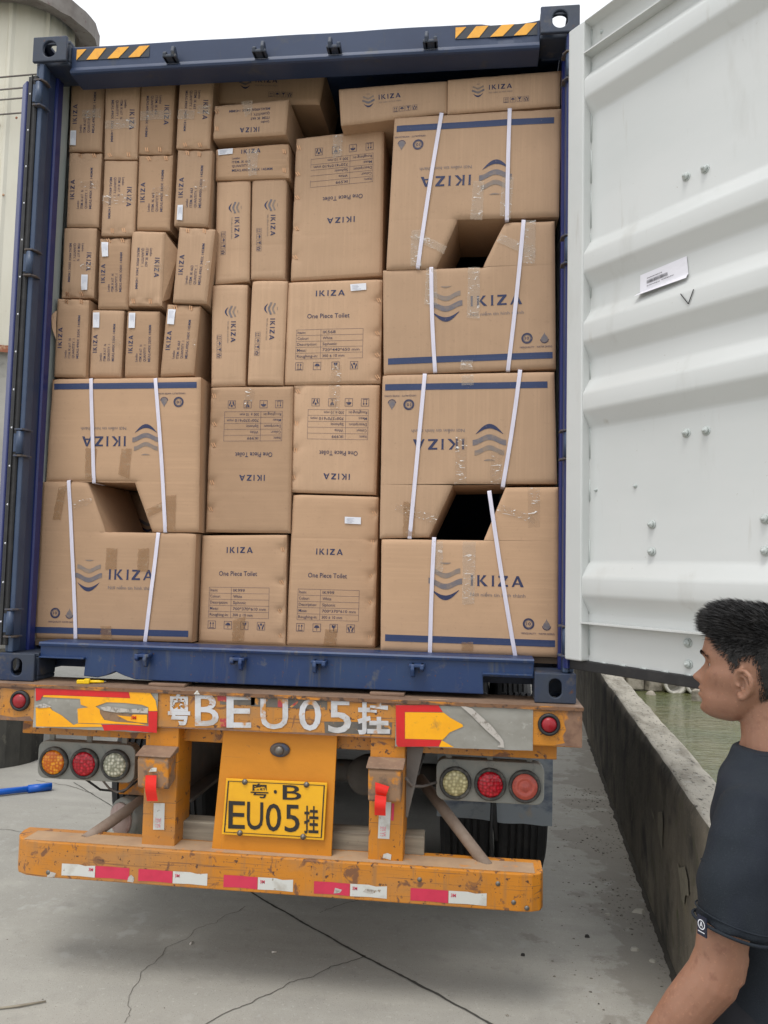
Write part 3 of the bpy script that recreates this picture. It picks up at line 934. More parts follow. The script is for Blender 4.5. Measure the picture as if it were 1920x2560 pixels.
def xz(S, u, v):
    a, b = u / S['W'], v / S['H']
    q = S['q']
    w = ((1 - a) * (1 - b), a * (1 - b), a * b, (1 - a) * b)
    return (sum(k * p[0] for k, p in zip(w, q)), sum(k * p[1] for k, p in zip(w, q)))

def edge_dist(S, x, z):
    best = 9.0
    P = S['P']
    for (ax, az), (bx, bz) in zip(P, P[1:] + P[:1]):
        dx, dz = bx - ax, bz - az
        t = max(0, min(1, ((x - ax) * dx + (z - az) * dz) / (dx * dx + dz * dz)))
        best = min(best, hypot(x - ax - dx * t, z - az - dz * t))
    return best

def front_y(S, x, z, edge=1.0):
    """y of the soft cardboard face at (x, z)"""
    s = S['seed']
    d = .0045 * edge + .0035 * nz(x * 4 + s, z * 4, s) + .0012 * nz(x * 17 + s, z * 17, s)
    for sx_, sz_ in S.get('st', ()):
        r2 = (x - sx_) ** 2 + (z - sz_) ** 2
        if r2 < .0036:
            d -= .0085 * exp(-r2 / .00024) + .0034 * exp(-r2 / .0012) * (1 + sin(atan2(z - sz_, x - sx_) * 3 + s))
    for cz in S.get('crease', ()):
        d -= (.0008 if len(S['P']) == 4 else .0003) * exp(-((z - cz) / .004) ** 2)
    return S['Y'] - d

def lines(a, b, step, extra=()):
    n = max(2, int(round((b - a) / step)))
    L = [a + (b - a) * i / n for i in range(n + 1)]
    L += [a + .004, a + .012, b - .004, b - .012]
    for e in extra:
        if a < e < b:
            L += [e - .005, e, e + .005]
    L = sorted(L)
    out = [L[0]]
    for x in L[1:]:
        if x - out[-1] > .0016:
            out.append(x)
    out[-1] = b
    return out

def body_mesh(S, depth):
    mb = MB()
    P = S['P']
    n = len(P)
    if n == 4:
        quads = [(P[3], P[2], P[1], P[0])]
    else:
        nm = S['name']
        if nm == 'Llow':
            low = (P[5], P[4], P[3], (P[5][0] + (P[0][0] - P[5][0]) * .66, P[2][1]))
            quads = [low, (low[3], P[2], P[1], P[0])]
        elif nm in ('RL1', 'RL2'):
            low = (P[5], P[4], (P[4][0] + (P[3][0] - P[4][0]) * .66, P[1][1]), P[0])
            quads = [low, (P[1], low[2], P[3], P[2])]
        elif nm == 'Lup':
            hi = (P[5], (P[1][0] + (P[2][0] - P[1][0]) * .66, P[4][1]), P[1], P[0])
            quads = [hi, (P[3], P[2], hi[1], P[4])]
        else:
            hi = ((P[0][0] + (P[5][0] - P[0][0]) * .66, P[3][1]), P[2], P[1], P[0])
            quads = [hi, (P[5], P[4], P[3], hi[0])]
    for q in quads:
        BL, BR, TR, TL = q
        Wq = hypot(BR[0] - BL[0], BR[1] - BL[1]); Hq = hypot(TL[0] - BL[0], TL[1] - BL[1])
        step = .014 if S.get('st') else .024
        U = lines(0, Wq, step); V = lines(0, Hq, step, [c - BL[1] for c in S.get('crease', ())])
        vs, fs = [], []
        for v in V:
            b = v / Hq
            for u in U:
                a = u / Wq
                x = (BL[0] * (1 - a) + BR[0] * a) * (1 - b) + (TL[0] * (1 - a) + TR[0] * a) * b
                z = (BL[1] * (1 - a) + BR[1] * a) * (1 - b) + (TL[1] * (1 - a) + TR[1] * a) * b
                e = edge_dist(S, x, z)
                y = front_y(S, x, z, 1 - max(0, 1 - e / .05) ** 2)
                if e < .014:
                    # rounded, slightly crushed edges
                    y += .0075 * (1 - e / .014) ** 2 + .003 * (1 - e / .014) * max(0, nz(x * 22, z * 22, S['seed']))
                rc = min(hypot(x - p[0], z - p[1]) for p in P)
                if rc < .045:
                    y += .012 * (1 - rc / .045) ** 2 * max(0, .25 + nz(x * 9, z * 9, S['seed'] + 3))
                vs.append((x, y, z))
        nu = len(U)
        for j in range(len(V) - 1):
            for i in range(nu - 1):
                fs.append((j * nu + i, j * nu + i + 1, (j + 1) * nu + i + 1, (j + 1) * nu + i))
        mb.add(vs, fs, True)
    # side walls, a few rings back so they can sag a little
    per = []
    m_ = 10
    for i in range(n):
        a, b = P[i], P[(i + 1) % n]
        for k in range(m_):
            t = k / m_
            per.append((a[0] + (b[0] - a[0]) * t, a[1] + (b[1] - a[1]) * t, i, t))
    cx_ = sum(p[0] for p in P) / n; cz_ = sum(p[1] for p in P) / n
    rings = []
    for yy in (0, .25, .6, 1.0):
        ring = []
        for x, z, i, t in per:
            if yy == 0:
                y = front_y(S, x, z, 0) + .0075 + .003 * max(0, nz(x * 22, z * 22, S['seed']))
                ring.append((x, y, z))
            else:
                k = sin(pi * t) * .004 * (1 if yy < 1 else 0)
                ring.append((x + (x - cx_) * k, S['Y'] + depth * yy, z + (z - cz_) * k))
        rings.append(ring)
    N = len(per)
    vs = [p for r in rings for p in r]
    fs = [(j * N + i, j * N + (i + 1) % N, (j + 1) * N + (i + 1) % N, (j + 1) * N + i) for j in range(len(rings) - 1) for i in range(N)]
    fs.append(tuple((len(rings) - 1) * N + i for i in range(N)))
    mb.add(vs, fs, False)
    return mb

def pmap(S, shape, rot, off=.0012):
    """print shape drawn in the carton's own upright metres; rot = 0, 90 (reads upwards), -90 (reads downwards), 180"""
    W, H = S['W'], S['H']
    vs = []
    for u, v in shape[0]:
        if rot == 180:
            u, v = W - u, H - v
        elif rot == 90:
            u, v = W - v, u
        elif rot == -90:
            u, v = v, H - u
        x, z = xz(S, u, v)
        e = edge_dist(S, x, z)
        vs.append((x, front_y(S, x, z, 1 - max(0, 1 - e / .05) ** 2) - off, z))
    return vs, shape[1]

def prt(S, root, name, m, rot, *shapes, off=.0012):
    vs, fs = pmap(S, join(*shapes), rot, off)
    me = bpy.data.meshes.new(name)
    me.from_pydata(vs, [], fs)
    return link(name, me, m, root)

staple_me = None
def make_staple():
    global staple_me
    mb = MB()
    for d in (-.0035, .0035):
        mb.obox((d, -.0012, 0), (cos(.35), 0, sin(.35)), (0, 1, 0), (-sin(.35), 0, cos(.35)), .0014, .0012, .0075)
    o = mb.build('staple', 'staple')
    staple_me = o.data
    bpy.data.objects.remove(o)
make_staple()

def carton(key, name, label, cat, group, depth, cardmat='cardboard', crease=()):
    S = sur(key)
    S['name'] = key
    S['st'] = STAPLES.get(key, ())
    S['crease'] = crease
    P = S['P']
    zb = min(p[1] for p in P)
    xm = sum(p[0] for p in P) / len(P)
    root = thing(name, label, cat, (xm, S['Y'] + depth / 2, zb), group)
    body_mesh(S, depth).build('body', cardmat, root)
    for sx_, sz_ in S['st']:
        o = bpy.data.objects.new('staple', staple_me)
        COL.objects.link(o)
        o.parent = root
        o.matrix_parent_inverse = Matrix.Translation(-root.location)
        o.location = (sx_, front_y(S, sx_, sz_) - .0003, sz_)
        o.rotation_euler = (0, random.uniform(-.3, .3), 0)
        o.scale = (1.35, 1.2, 1.35)
    for k, tm, Q in TAPES:
        if k != key:
            continue
        m = {'c': 'tape_clear', 'b': 'tape_brown', 'w': 'tape_wrinkled'}[tm]
        vs, fs = [], []
        na, nb = 8, 12
        for j in range(nb + 1):
            for i in range(na + 1):
                a, b = i / na, j / nb
                x = (Q[0][0] * (1 - a) + Q[1][0] * a) * (1 - b) + (Q[3][0] * (1 - a) + Q[2][0] * a) * b
                z = (Q[0][1] * (1 - a) + Q[1][1] * a) * (1 - b) + (Q[3][1] * (1 - a) + Q[2][1] * a) * b
                if a in (0, 1) or b in (0, 1):
                    x += .003 * nz(x * 90, z * 90, 1); z += .003 * nz(x * 90, z * 90, 2)
                vs.append((x, front_y(S, x, z) - .0032 - .002 * abs(nz(x * 60 + z * 30, z * 80, 4)), z))
        for j in range(nb):
            for i in range(na):
                q = j * (na + 1) + i
                fs.append((q, q + 1, q + na + 2, q + na + 1))
        MB().add(vs, fs, True).build('packing_tape', m, root, recalc=False)
    for k, Q in STICKERS:
        if k != key:
            continue
        def sp(a, b, off):
            x = (Q[0][0] * (1 - a) + Q[1][0] * a) * (1 - b) + (Q[3][0] * (1 - a) + Q[2][0] * a) * b
            z = (Q[0][1] * (1 - a) + Q[1][1] * a) * (1 - b) + (Q[3][1] * (1 - a) + Q[2][1] * a) * b
            return (x, front_y(S, x, z) - off, z)
        vs = [sp(i / 4, j / 4, .0045) for j in range(5) for i in range(5)]
        fs = [(j * 5 + i, j * 5 + i + 1, j * 5 + i + 6, j * 5 + i + 5) for j in range(4) for i in range(4)]
        lab = MB().add(vs, fs).build('address_label', 'label_paper', root, recalc=False)
        mb = MB()
        tall = abs(Q[3][1] - Q[0][1]) > abs(Q[1][0] - Q[0][0])
        for t in (.22, .40, .58, .76):
            l1 = random.uniform(.45, .7)
            c = [(t, .12), (t + .05, .12), (t + .05, l1), (t, l1)] if tall else [(.12, t), (l1, t), (l1, t + .06), (.12, t + .06)]
            mb.add([sp(a, b, .0058) for a, b in c], [(0, 1, 2, 3)])
        mb.build('printed_text', 'label_print', lab, recalc=False)
    for st in STRAPS.get(key, ()):
        (xa, za), (xb, zb_) = st
        L = hypot(xb - xa, zb_ - za)
        dx, dz = (zb_ - za) / L * .0085, -(xb - xa) / L * .0085
        vs = []
        path = [(-.018, .10), (-.012, .02), (-.004, .002)] + [(t / 14, 0) for t in range(15)] + [(1.004, .002), (1.012, .02), (1.018, .10)]
        bowr = random.uniform(-.006, .006)
        for t, back in path:
            tt = min(max(t, 0), 1)
            x, z = xa + (xb - xa) * tt, za + (zb_ - za) * tt
            z += .005 if t < 0 else (-.005 if t > 1 else 0)
            x += bowr * sin(pi * tt)
            y = front_y(S, x, z, .5) - .0055 - .004 * sin(pi * tt) + back
            vs += [(x - dx, y, z - dz), (x + dx, y, z + dz)]
        mb = MB().add(vs, [(2 * i, 2 * i + 1, 2 * i + 3, 2 * i + 2) for i in range(len(path) - 1)], True)
        mb.build('strap', 'strap', root, recalc=False)
    return S, root

# ---- sink cartons (490 x 340 x 145)
VA = ("Lavabo", "ITEM. IK 663", "QUANTITY. 1", "MEAS.490X 340X 145MM")
VB = ("Lavabo", "ITEM. IK 617   N", "QUANTITY. 1", "MEAS.490X 320X 140MM")
def lavabo(S, root, rot, var):
    W, H = (S['W'], S['H']) if rot in (0, 180) else (S['H'], S['W'])
    u0 = .235 * W
    prt(S, root, 'brand_lettering', 'ink', rot, ikiza(.36 * W, .76 * H, .135 * H, .265 * W))
    hh = .070 * H
    sh = [put_text(var[0], u0, .60 * H, hh, condense=.85)]
    for t, v, w in ((var[1], .475, .25), (var[2], .35, .25), (var[3], .215, .55)):
        sh.append(put_text(t, u0, v * H, hh * 1.05, width=w * W))
    prt(S, root, 'printed_text', 'ink_worn', rot, *sh)

SMALL = {
 's11': (90, VB, 'sink carton leftmost in the top row, white label low on its left side'),
 's12': (-90, VB, 'sink carton second from the left in the top row, tape across its middle'),
 's13': (-90, VA, 'sink carton third from the left in the top row, staples along its bottom'),
 's14': (-90, VA, 'sink carton rightmost of the four upright ones in the top row'),
 's21': (90, VB, 'sink carton leftmost in the second row, staples at its top'),
 's22': (-90, VB, 'sink carton second in the second row, hanging lower, crinkled tape across it'),
 's23': (90, VA, 'sink carton third in the second row, lettering reading upwards, no white label'),
 's24': (90, VA, 'sink carton rightmost in the second row, white label at its lower left'),
 's31': (-90, VB, 'sink carton leftmost in the third row, white label at its lower right'),
 's32': (90, VB, 'sink carton second in the third row, white label at its upper left'),
 's33': (-90, VA, 'sink carton third in the third row, loose side flap and crumpled clear tape'),
 's34': (90, VA, 'sink carton rightmost in the third row, tilted to the right'),
 's41': (90, VB, 'sink carton leftmost in the fourth row, beside the blue post, torn edge'),
 's42': (90, VB, 'sink carton second in the fourth row, white label top left, tape beside its lettering'),
 's43': (90, VB, 'sink carton third in the fourth row, white label top left, right above the strapped carton'),
 's44': (90, VA, 'sink carton rightmost in the fourth row, white label top left, its side face showing'),
}
for k, (rot, var, lab) in SMALL.items():
    S, root = carton(k, 'sink_carton', lab, 'carton', 'small sink cartons standing on end', .49, random.choice(['cardboard', 'cardboard', 'cardboard_b']),
                     crease=[(STAPLES[k][0][1] + STAPLES[k][1][1]) / 2 + (.020 if STAPLES[k][0][1] < (FACES[k][1][0][1] + FACES[k][1][2][1]) / 2 else -.020)] if k in STAPLES else ())
    lavabo(S, root, rot, var)
    if k == 's33':      # side flap that has come loose
        (TLx, TLz), (TRx, TRz), (BRx, BRz), _ = FACES[k][1]
        y = FACES[k][0]
        mb = MB()
        for dy in (.006, .009):
            mb.add([(TRx + .001, y + dy, TRz - .005), (TRx + .052, y + .05 + dy, TRz - .075), (TRx + .030, y + .06 + dy, TRz - .16), (BRx + .020, y + .04 + dy, BRz + .05), (BRx + .001, y + dy, BRz + .02)], [(0, 1, 2, 3, 4)])
        mb.build('loose_flap', 'cardboard_b', root, recalc=False)
    if k == 's41':      # torn corner sticking out beside the post
        (TLx, TLz) = FACES[k][1][0]
        y = FACES[k][0]
        mb = MB()
        for dy in (0, .003):
            mb.add([(TLx + .004, y - .004 + dy, TLz - .06), (TLx - .014, y - .016 + dy, TLz - .085), (TLx - .004, y - .02 + dy, TLz - .15), (TLx + .012, y - .010 + dy, TLz - .20), (TLx + .004, y - .004 + dy, TLz - .13)], [(0, 1, 2, 3, 4)])
        mb.build('torn_edge', 'cardboard', root, recalc=False)
S, root = carton('b2', 'sink_carton', 'sink carton lying flat, upside down and askew under the container roof', 'carton', 'sink cartons lying flat', .49)
lavabo(S, root, 180, VA)
S, root = carton('b3', 'sink_carton', 'sink carton lying flat right way up, white label, above two narrow logo cartons', 'carton', 'sink cartons lying flat', .49, 'cardboard_b')
lavabo(S, root, 0, VA)

# ---- narrow cartons with the wave logo
SLOGAN = "Nơi niềm tin hình thành"
def narrow(S, root, rot):
    W, H = (S['W'], S['H']) if rot in (0, 180) else (S['H'], S['W'])
    d, g, l = logo(.275 * W, .575 * H, .34 * H)
    prt(S, root, 'logo_crescent', 'ink', rot, d)
    prt(S, root, 'brand_lettering', 'ink', rot, ikiza(.370 * W, .575 * H, .135 * H, .205 * W))
    prt(S, root, 'logo_wave', 'ink_grey', rot, g)
    prt(S, root, 'logo_wave', 'ink_light', rot, l)
    prt(S, root, 'printed_slogan', 'ink_light', rot, put_text(SLOGAN, .370 * W, .47 * H, .045 * H, width=.21 * W))
    prt(S, root, 'care_symbols', 'ink_worn', rot, icons([(.525 + .059 * i) * W for i in range(4)], .24 * H, .145 * H))
NARROW = {
 'b1': (0, 'narrow logo carton lying deep under the roof behind the askew sink carton'),
 'v1': (-90, 'narrow upright logo carton, left one of the upper pair'),
 'v2': (-90, 'narrow upright logo carton, right one of the upper pair'),
 'v3': (-90, 'narrow upright logo carton, left one of the lower pair'),
 'v4': (-90, 'narrow upright logo carton, right one of the lower pair'),
 'r1': (0, 'narrow logo carton lying tilted at the top, left end hanging over a gap'),
 'r2': (0, 'narrow logo carton lying at the top right corner beside the open door'),
}
for k, (rot, lab) in NARROW.items():
    P = FACES[k][1]
    cr = [P[3][1] + .035, P[3][1] + .16, P[0][1] - .03] if rot else []
    S, root = carton(k, 'logo_carton', lab, 'carton', 'narrow cartons with a wave logo', .36, crease=cr)
    narrow(S, root, rot)

# ---- tall one-piece cartons with the data table
def tall(S, root, rot, item, meas):
    W, H = S['W'], S['H']
    f = W / .395
    prt(S, root, 'brand_lettering', 'ink', rot, ikiza(.120 * f, .408, .0265, .122 * f))
    prt(S, root, 'printed_title', 'ink_worn', rot, put_text("One Piece Toilet", .088 * f, .305, .0205, width=.176 * f, bold=.008))
    u0, u1, ud, v0, v1 = .045 * f, .322 * f, .147 * f, .116, .253
    dv = (v1 - v0) / 5
    t = .0011
    tab = [frame(u0, v0, u1, v1, t), rect(ud, v0 + t, ud + t, v1 - t, 2)]
    for i in range(1, 5):
        tab.append(rect(u0 + t, v0 + dv * i - t / 2, ud, v0 + dv * i + t / 2, 2))
        tab.append(rect(ud + t, v0 + dv * i - t / 2, u1 - t, v0 + dv * i + t / 2, 2))
    prt(S, root, 'data_table', 'ink_worn', rot, *tab)
    rows = (("Item:", item, .055), ("Colour:", "White", .042), ("Description:", "Siphonic", .062), ("Meas:", meas, .160), ("Roughing-in:", "300 ± 10 mm", .096))
    lw = (.036, .050, .086, .041, .090)
    sh, sh2 = [], []
    for i, (a, b, wb) in enumerate(rows):
        v = v1 - dv * (i + 1) + dv * .28
        sh.append(put_text(a, u0 + .006, v, .0125, width=lw[i] * f * .95))
        sh2.append(put_text(b, ud + .010, v, .0125, width=wb * f * .95))
    prt(S, root, 'table_headings', 'ink_worn', rot, *sh)
    prt(S, root, 'table_entries', 'ink_worn', rot, *sh2)
    prt(S, root, 'care_symbols', 'ink_worn', rot, icons([.062 * f, .136 * f, .212 * f, .288 * f], .083, .036))
TALL = {
 't1': (180, 'IK599', '720*410*610 mm', 'tall toilet carton upside down, highest of the table-printed ones, beside the top strapped carton', [3.25]),
 't2': (0, 'IK568', '720*440*650 mm', 'wide toilet carton right way up with a white label at its top right', []),
 't3': (180, 'IK999', '700*370*610 mm', 'tall toilet carton upside down, below the narrow logo cartons', [2.05]),
 't4': (180, 'IK999', '700*370*610 mm', 'shorter toilet carton upside down with wrinkled tape at its top centre', []),
 't5': (0, 'IK999', '700*370*610 mm', 'short toilet carton right way up on the container floor, without a white label', []),
 't6': (0, 'IK999', '700*370*610 mm', 'tall toilet carton right way up on the container floor, small white label near its top', [1.845]),
}
for k, (rot, item, meas, lab, cr) in TALL.items():
    S, root = carton(k, 'toilet_carton', lab, 'carton', 'tall toilet cartons with a data table', .61, 'cardboard' if k in ('t1', 't2', 't4') else 'cardboard_b', crease=cr)
    tall(S, root, rot, item, meas)

# ---- big strapped cartons, notched so that two of them interlock
def big(S, root, rot, side):
    W, H = S['W'], S['H']
    if side == 'R':
        cu, lw, i0, iw, vb, c10, cd, s0, s1, sv = .274, .143, .380, .223, .287, .623, .697, .020, .757, .043
    else:
        cu, lw, i0, iw, vb, c10, cd, s0, s1, sv = .252, .128, .347, .212, .272, .100, .168, .006, .730, .024
    d, g, l = logo(cu, vb + .015, lw)
    prt(S, root, 'logo_crescent', 'ink', rot, d)
    prt(S, root, 'brand_lettering', 'ink', rot, ikiza(i0, vb, .046, iw))
    prt(S, root, 'logo_wave', 'ink_grey', rot, g)
    prt(S, root, 'logo_wave', 'ink_light', rot, l)
    prt(S, root, 'printed_slogan', 'ink_slogan', rot, put_text(SLOGAN, i0, vb - .043, .014, width=iw * 1.03))
    prt(S, root, 'printed_stripe', 'ink_stripe', rot, rect(s0 + (.010 if rot else 0), sv, min(s1, W - .014), sv + .028, 30))
    vi = sv + .092
    prt(S, root, 'quality_badge', 'ink_worn', rot, disc(c10, vi, .024, .0165, 24), put_text("10", c10 - .009, vi - .006, .0125, width=.018, bold=.02),
        put_text("100%QUALITY", c10 - .031, vi - .043, .0075, width=.062))
    prt(S, root, 'quality_badge', 'ink_grey', rot, disc(c10, vi, .0155, .0135, 20))
    prt(S, root, 'water_badge', 'ink_grey', rot, drop(cd, vi - .006, .0145))
    prt(S, root, 'water_badge', 'ink_worn', rot, disc(cd, vi - .006, .0185, .0155, 16, pi * 1.02, pi * 1.98), put_text("WATER SAVING", cd - .033, vi - .043, .0075, width=.066))
BIG = {
 'Lup': (180, 'L', 'strapped notched carton upside down at the lower left, under the small sink cartons'),
 'Llow': (0, 'L', 'strapped notched carton right way up in the bottom left corner of the load'),
 'RU1': (180, 'R', 'strapped notched carton upside down at the upper right, under the top logo cartons'),
 'RL1': (0, 'R', 'strapped notched carton right way up, second from the top of the right stack'),
 'RU2': (180, 'R', 'strapped notched carton upside down, second from the bottom of the right stack'),
 'RL2': (0, 'R', 'strapped notched carton right way up in the bottom right corner of the load'),
}
for k, (rot, side, lab) in BIG.items():
    P = FACES[k][1]
    cr = {'Llow': [P[2][1]], 'Lup': [P[4][1]], 'RU1': [P[3][1]], 'RU2': [P[3][1]], 'RL1': [P[1][1]], 'RL2': [P[1][1]]}[k]
    S, root = carton(k, 'notched_carton', lab, 'carton', 'big strapped cartons interlocking in pairs', .44, 'cardboard_b' if k in ('Lup', 'Llow', 'RL2') else 'cardboard', crease=cr)
    big(S, root, rot, side)

# ---- the carton of the next row that shows through the left gap
FACES['back'] = (.70, [(-1.12, 2.10), (-.52, 2.06), (-.54, 1.37), (-1.14, 1.37)])
S, root = carton('back', 'notched_carton', 'carton of the next row seen through the gap in the left strapped pair', 'carton', None, .44, 'cardboard_b')
W_, H_ = S['W'], S['H']
d, g, l = logo(.24, .56, .10)
prt(S, root, 'logo_crescent', 'ink', 0, d)
prt(S, root, 'brand_lettering', 'ink', 0, ikiza(.32, .56, .04, .17))
prt(S, root, 'logo_wave', 'ink_grey', 0, g)
FILMS = [
('red_film',[(-1.008, 1.191), (-0.601, 1.19), (-0.591, 1.16), (-0.924, 1.159), (-0.97, 1.157), (-0.978, 1.149), (-0.983, 1.137), (-1.003, 1.131)]),
('yellow_film',[(-0.97, 1.156), (-0.924, 1.158), (-0.59, 1.159), (-0.599, 1.189), (-0.514, 1.195), (-0.481, 1.154), (-0.471, 1.113), (-0.51, 1.111), (-0.511, 1.126), (-0.539, 1.135), (-0.612, 1.139), (-0.691, 1.139), (-0.739, 1.12), (-0.721, 1.109), (-0.717, 1.091), (-0.699, 1.067), (-0.648, 1.061), (-0.552, 1.06), (-0.51, 1.053), (-0.642, 1.053), (-0.71, 1.051), (-0.812, 1.049), (-0.818, 1.107), (-0.77, 1.115), (-0.804, 1.124), (-0.809, 1.148), (-0.932, 1.148), (-0.973, 1.149)]),
('yellow_film',[(-1.002, 1.104), (-0.987, 1.105), (-0.965, 1.116), (-0.944, 1.112), (-0.929, 1.096), (-0.888, 1.078), (-0.832, 1.04), (-0.813, 1.047), (-0.711, 1.048), (-0.705, 1.038), (-0.834, 1.031), (-0.997, 1.026)]),
('rust_film',[(-0.72, 1.108), (-0.707, 1.104), (-0.656, 1.099), (-0.577, 1.097), (-0.512, 1.099), (-0.51, 1.057), (-0.552, 1.061), (-0.648, 1.062), (-0.698, 1.069), (-0.716, 1.091)]),
('yellow_film_scrap',[(-0.644, 1.088), (-0.582, 1.085), (-0.576, 1.094), (-0.514, 1.096), (-0.512, 1.062), (-0.553, 1.063), (-0.598, 1.068)]),
('red_film',[(-0.51, 1.11), (-0.471, 1.111), (-0.47, 1.024), (-0.607, 1.029), (-0.697, 1.023), (-0.708, 1.047), (-0.642, 1.05), (-0.507, 1.05)]),
('torn_edge',[(-1.005, 1.111), (-0.988, 1.117), (-0.965, 1.123), (-0.93, 1.112), (-0.947, 1.107), (-0.987, 1.102)]),
('torn_edge',[(-0.718, 1.117), (-0.685, 1.123), (-0.589, 1.115), (-0.511, 1.125), (-0.511, 1.102), (-0.611, 1.102), (-0.644, 1.099), (-0.701, 1.105)]),
('red_film',[(0.511, 1.178), (0.604, 1.182), (0.637, 1.187), (0.64, 1.192), (0.676, 1.194), (0.679, 1.186), (0.698, 1.159), (0.548, 1.153), (0.55, 1.048), (0.695, 1.051), (0.684, 1.025), (0.607, 1.021), (0.524, 1.016), (0.517, 1.026)]),
('yellow_film',[(0.549, 1.152), (0.701, 1.157), (0.726, 1.139), (0.776, 1.114), (0.778, 1.106), (0.727, 1.082), (0.7, 1.052), (0.551, 1.049)]),
('yellow_film',[(0.696, 1.05), (0.744, 1.025), (0.685, 1.024)]),
('torn_edge',[(0.758, 1.193), (0.813, 1.178), (0.89, 1.114), (0.934, 1.062), (0.939, 1.033), (0.912, 1.035), (0.923, 1.051), (0.868, 1.097), (0.808, 1.153)]),
]
GRIME = [('dark', [(-0.211, 1.192), (-0.063, 1.195), (-0.064, 1.152), (-0.209, 1.149)]), ('dark', [(-0.081, 1.191), (0.234, 1.183), (0.235, 1.146), (-0.08, 1.148)]), ('dark', [(0.224, 1.1), (0.497, 1.109), (0.496, 1.06), (0.228, 1.055)]), ('red', [(-0.224, 1.192), (-0.172, 1.192), (-0.171, 1.16), (-0.219, 1.164)]), ('red', [(0.031, 1.184), (0.054, 1.182), (0.052, 1.148), (0.032, 1.15)]), ('red', [(-0.207, 1.093), (-0.175, 1.095), (-0.175, 1.061), (-0.206, 1.062)]), ('red', [(0.08, 1.152), (0.114, 1.178), (0.114, 1.169), (0.09, 1.149)])]
STENCIL = [('粤', [(-0.426, 1.057), (-0.331, 1.06), (-0.336, 1.187), (-0.431, 1.184)]), ('B', [(-0.311, 1.059), (-0.211, 1.062), (-0.215, 1.192), (-0.316, 1.189)]), ('E', [(-0.178, 1.058), (-0.075, 1.062), (-0.08, 1.194), (-0.183, 1.191)]), ('U', [(-0.037, 1.059), (0.078, 1.063), (0.074, 1.183), (-0.041, 1.18)]), ('0', [(0.122, 1.06), (0.213, 1.063), (0.21, 1.188), (0.118, 1.185)]), ('5', [(0.242, 1.056), (0.335, 1.059), (0.332, 1.19), (0.238, 1.187)]), ('挂', [(0.36, 1.056), (0.49, 1.061), (0.487, 1.193), (0.357, 1.189)])]
PLATE = [('粤', [(-0.072, 0.782), (0.002, 0.783), (0.0, 0.841), (-0.073, 0.839)]), ('·', [(0.023, 0.804), (0.036, 0.802), (0.037, 0.817), (0.023, 0.819)]), ('B', [(0.061, 0.782), (0.137, 0.784), (0.136, 0.841), (0.059, 0.839)]), ('E', [(-0.159, 0.657), (-0.09, 0.659), (-0.093, 0.766), (-0.162, 0.765)]), ('U', [(-0.082, 0.657), (-0.015, 0.659), (-0.018, 0.767), (-0.085, 0.766)]), ('0', [(-0.004, 0.656), (0.059, 0.657), (0.057, 0.765), (-0.007, 0.764)]), ('5', [(0.074, 0.657), (0.135, 0.659), (0.132, 0.765), (0.071, 0.764)]), ('挂', [(0.153, 0.656), (0.212, 0.657), (0.209, 0.765), (0.15, 0.764)])]
BUMPER_TAPES = [('wr', [-0.843, -0.698, -0.552]), ('rw', [-0.516, -0.371, -0.226]), ('rw', [-0.161, -0.021, 0.123]), ('rw', [0.205, 0.349, 0.495]), ('rw', [0.585, 0.732, 0.879])]
# ================================================================ the trailer under the container
YEL = srgb(206, 132, 30)
RUST = srgb(120, 78, 50)
DUST = srgb(160, 136, 112)
def grimy(name, base, f):
    """chipped yellow paint under road dust; f shifts every mask towards more dirt"""
    mat(name, base, 0.55, layers=[((2.5, 2.5, 4), 5, tuple(c * .86 for c in base), 0.40, 0.65), ((1.6, 1.6, 3), 6, srgb(158, 122, 84), 0.52 - f, 0.80 - f, .6), ((34, 34, 3), 4, srgb(150, 112, 74), 0.58 - f, 0.86 - f),
        ((3, 3, 140), 3, srgb(132, 92, 58), 0.66 - f, 0.74 - f), (14, 7, srgb(124, 84, 56), 0.64 - f, 0.69 - f, .8), (38, 6, srgb(90, 62, 46), 0.665 - f, 0.70 - f), (120, 3, srgb(84, 62, 50), 0.72 - f, 0.76 - f)], bump=([8, 55], 0.18, 0.004))
grimy('trailer_yellow', srgb(208, 132, 30), .02)
grimy('trailer_yellow_clean', srgb(210, 134, 24), -.05)
grimy('beam_face', srgb(200, 130, 36), .055)
grimy('bumper_paint', srgb(204, 130, 32), .05)
mat('rusty_edge', srgb(122, 88, 62), 0.7, layers=[((7, 7, 40), 6, srgb(196, 126, 40), 0.54, 0.62), (30, 5, srgb(74, 56, 46), 0.52, 0.62)], bump=(80, 0.4, 0.004))
mat('rust_plate', srgb(138, 112, 92), 0.75, layers=[(8, 5, srgb(112, 88, 72), 0.4, 0.7), (40, 4, srgb(150, 124, 100), 0.55, 0.75)], bump=(50, 0.3, 0.003))
mat('dust_tan', srgb(182, 152, 120), 0.9, layers=[(6, 5, srgb(160, 132, 106), 0.4, 0.7), (20, 4, srgb(196, 134, 70), 0.6, 0.72)])
mat('dusty_brown', srgb(150, 118, 90), 0.75, layers=[(14, 5, srgb(206, 132, 36), 0.50, 0.58), (20, 5, srgb(100, 84, 74), 0.52, 0.7)], bump=(40, 0.3, 0.004))
mat('chassis_grey', srgb(120, 114, 108), 0.7, layers=[(6, 5, srgb(96, 90, 86), 0.4, 0.7), (16, 5, srgb(140, 110, 84), 0.6, 0.75)])
mat('tube_brown', srgb(146, 130, 116), 0.7, layers=[(12, 5, srgb(126, 106, 90), 0.4, 0.7)])
mat('film_red', srgb(208, 32, 34), 0.35, layers=[(7, 4, srgb(186, 30, 34), 0.45, 0.7), (40, 4, srgb(150, 60, 56), 0.70, 0.80)])
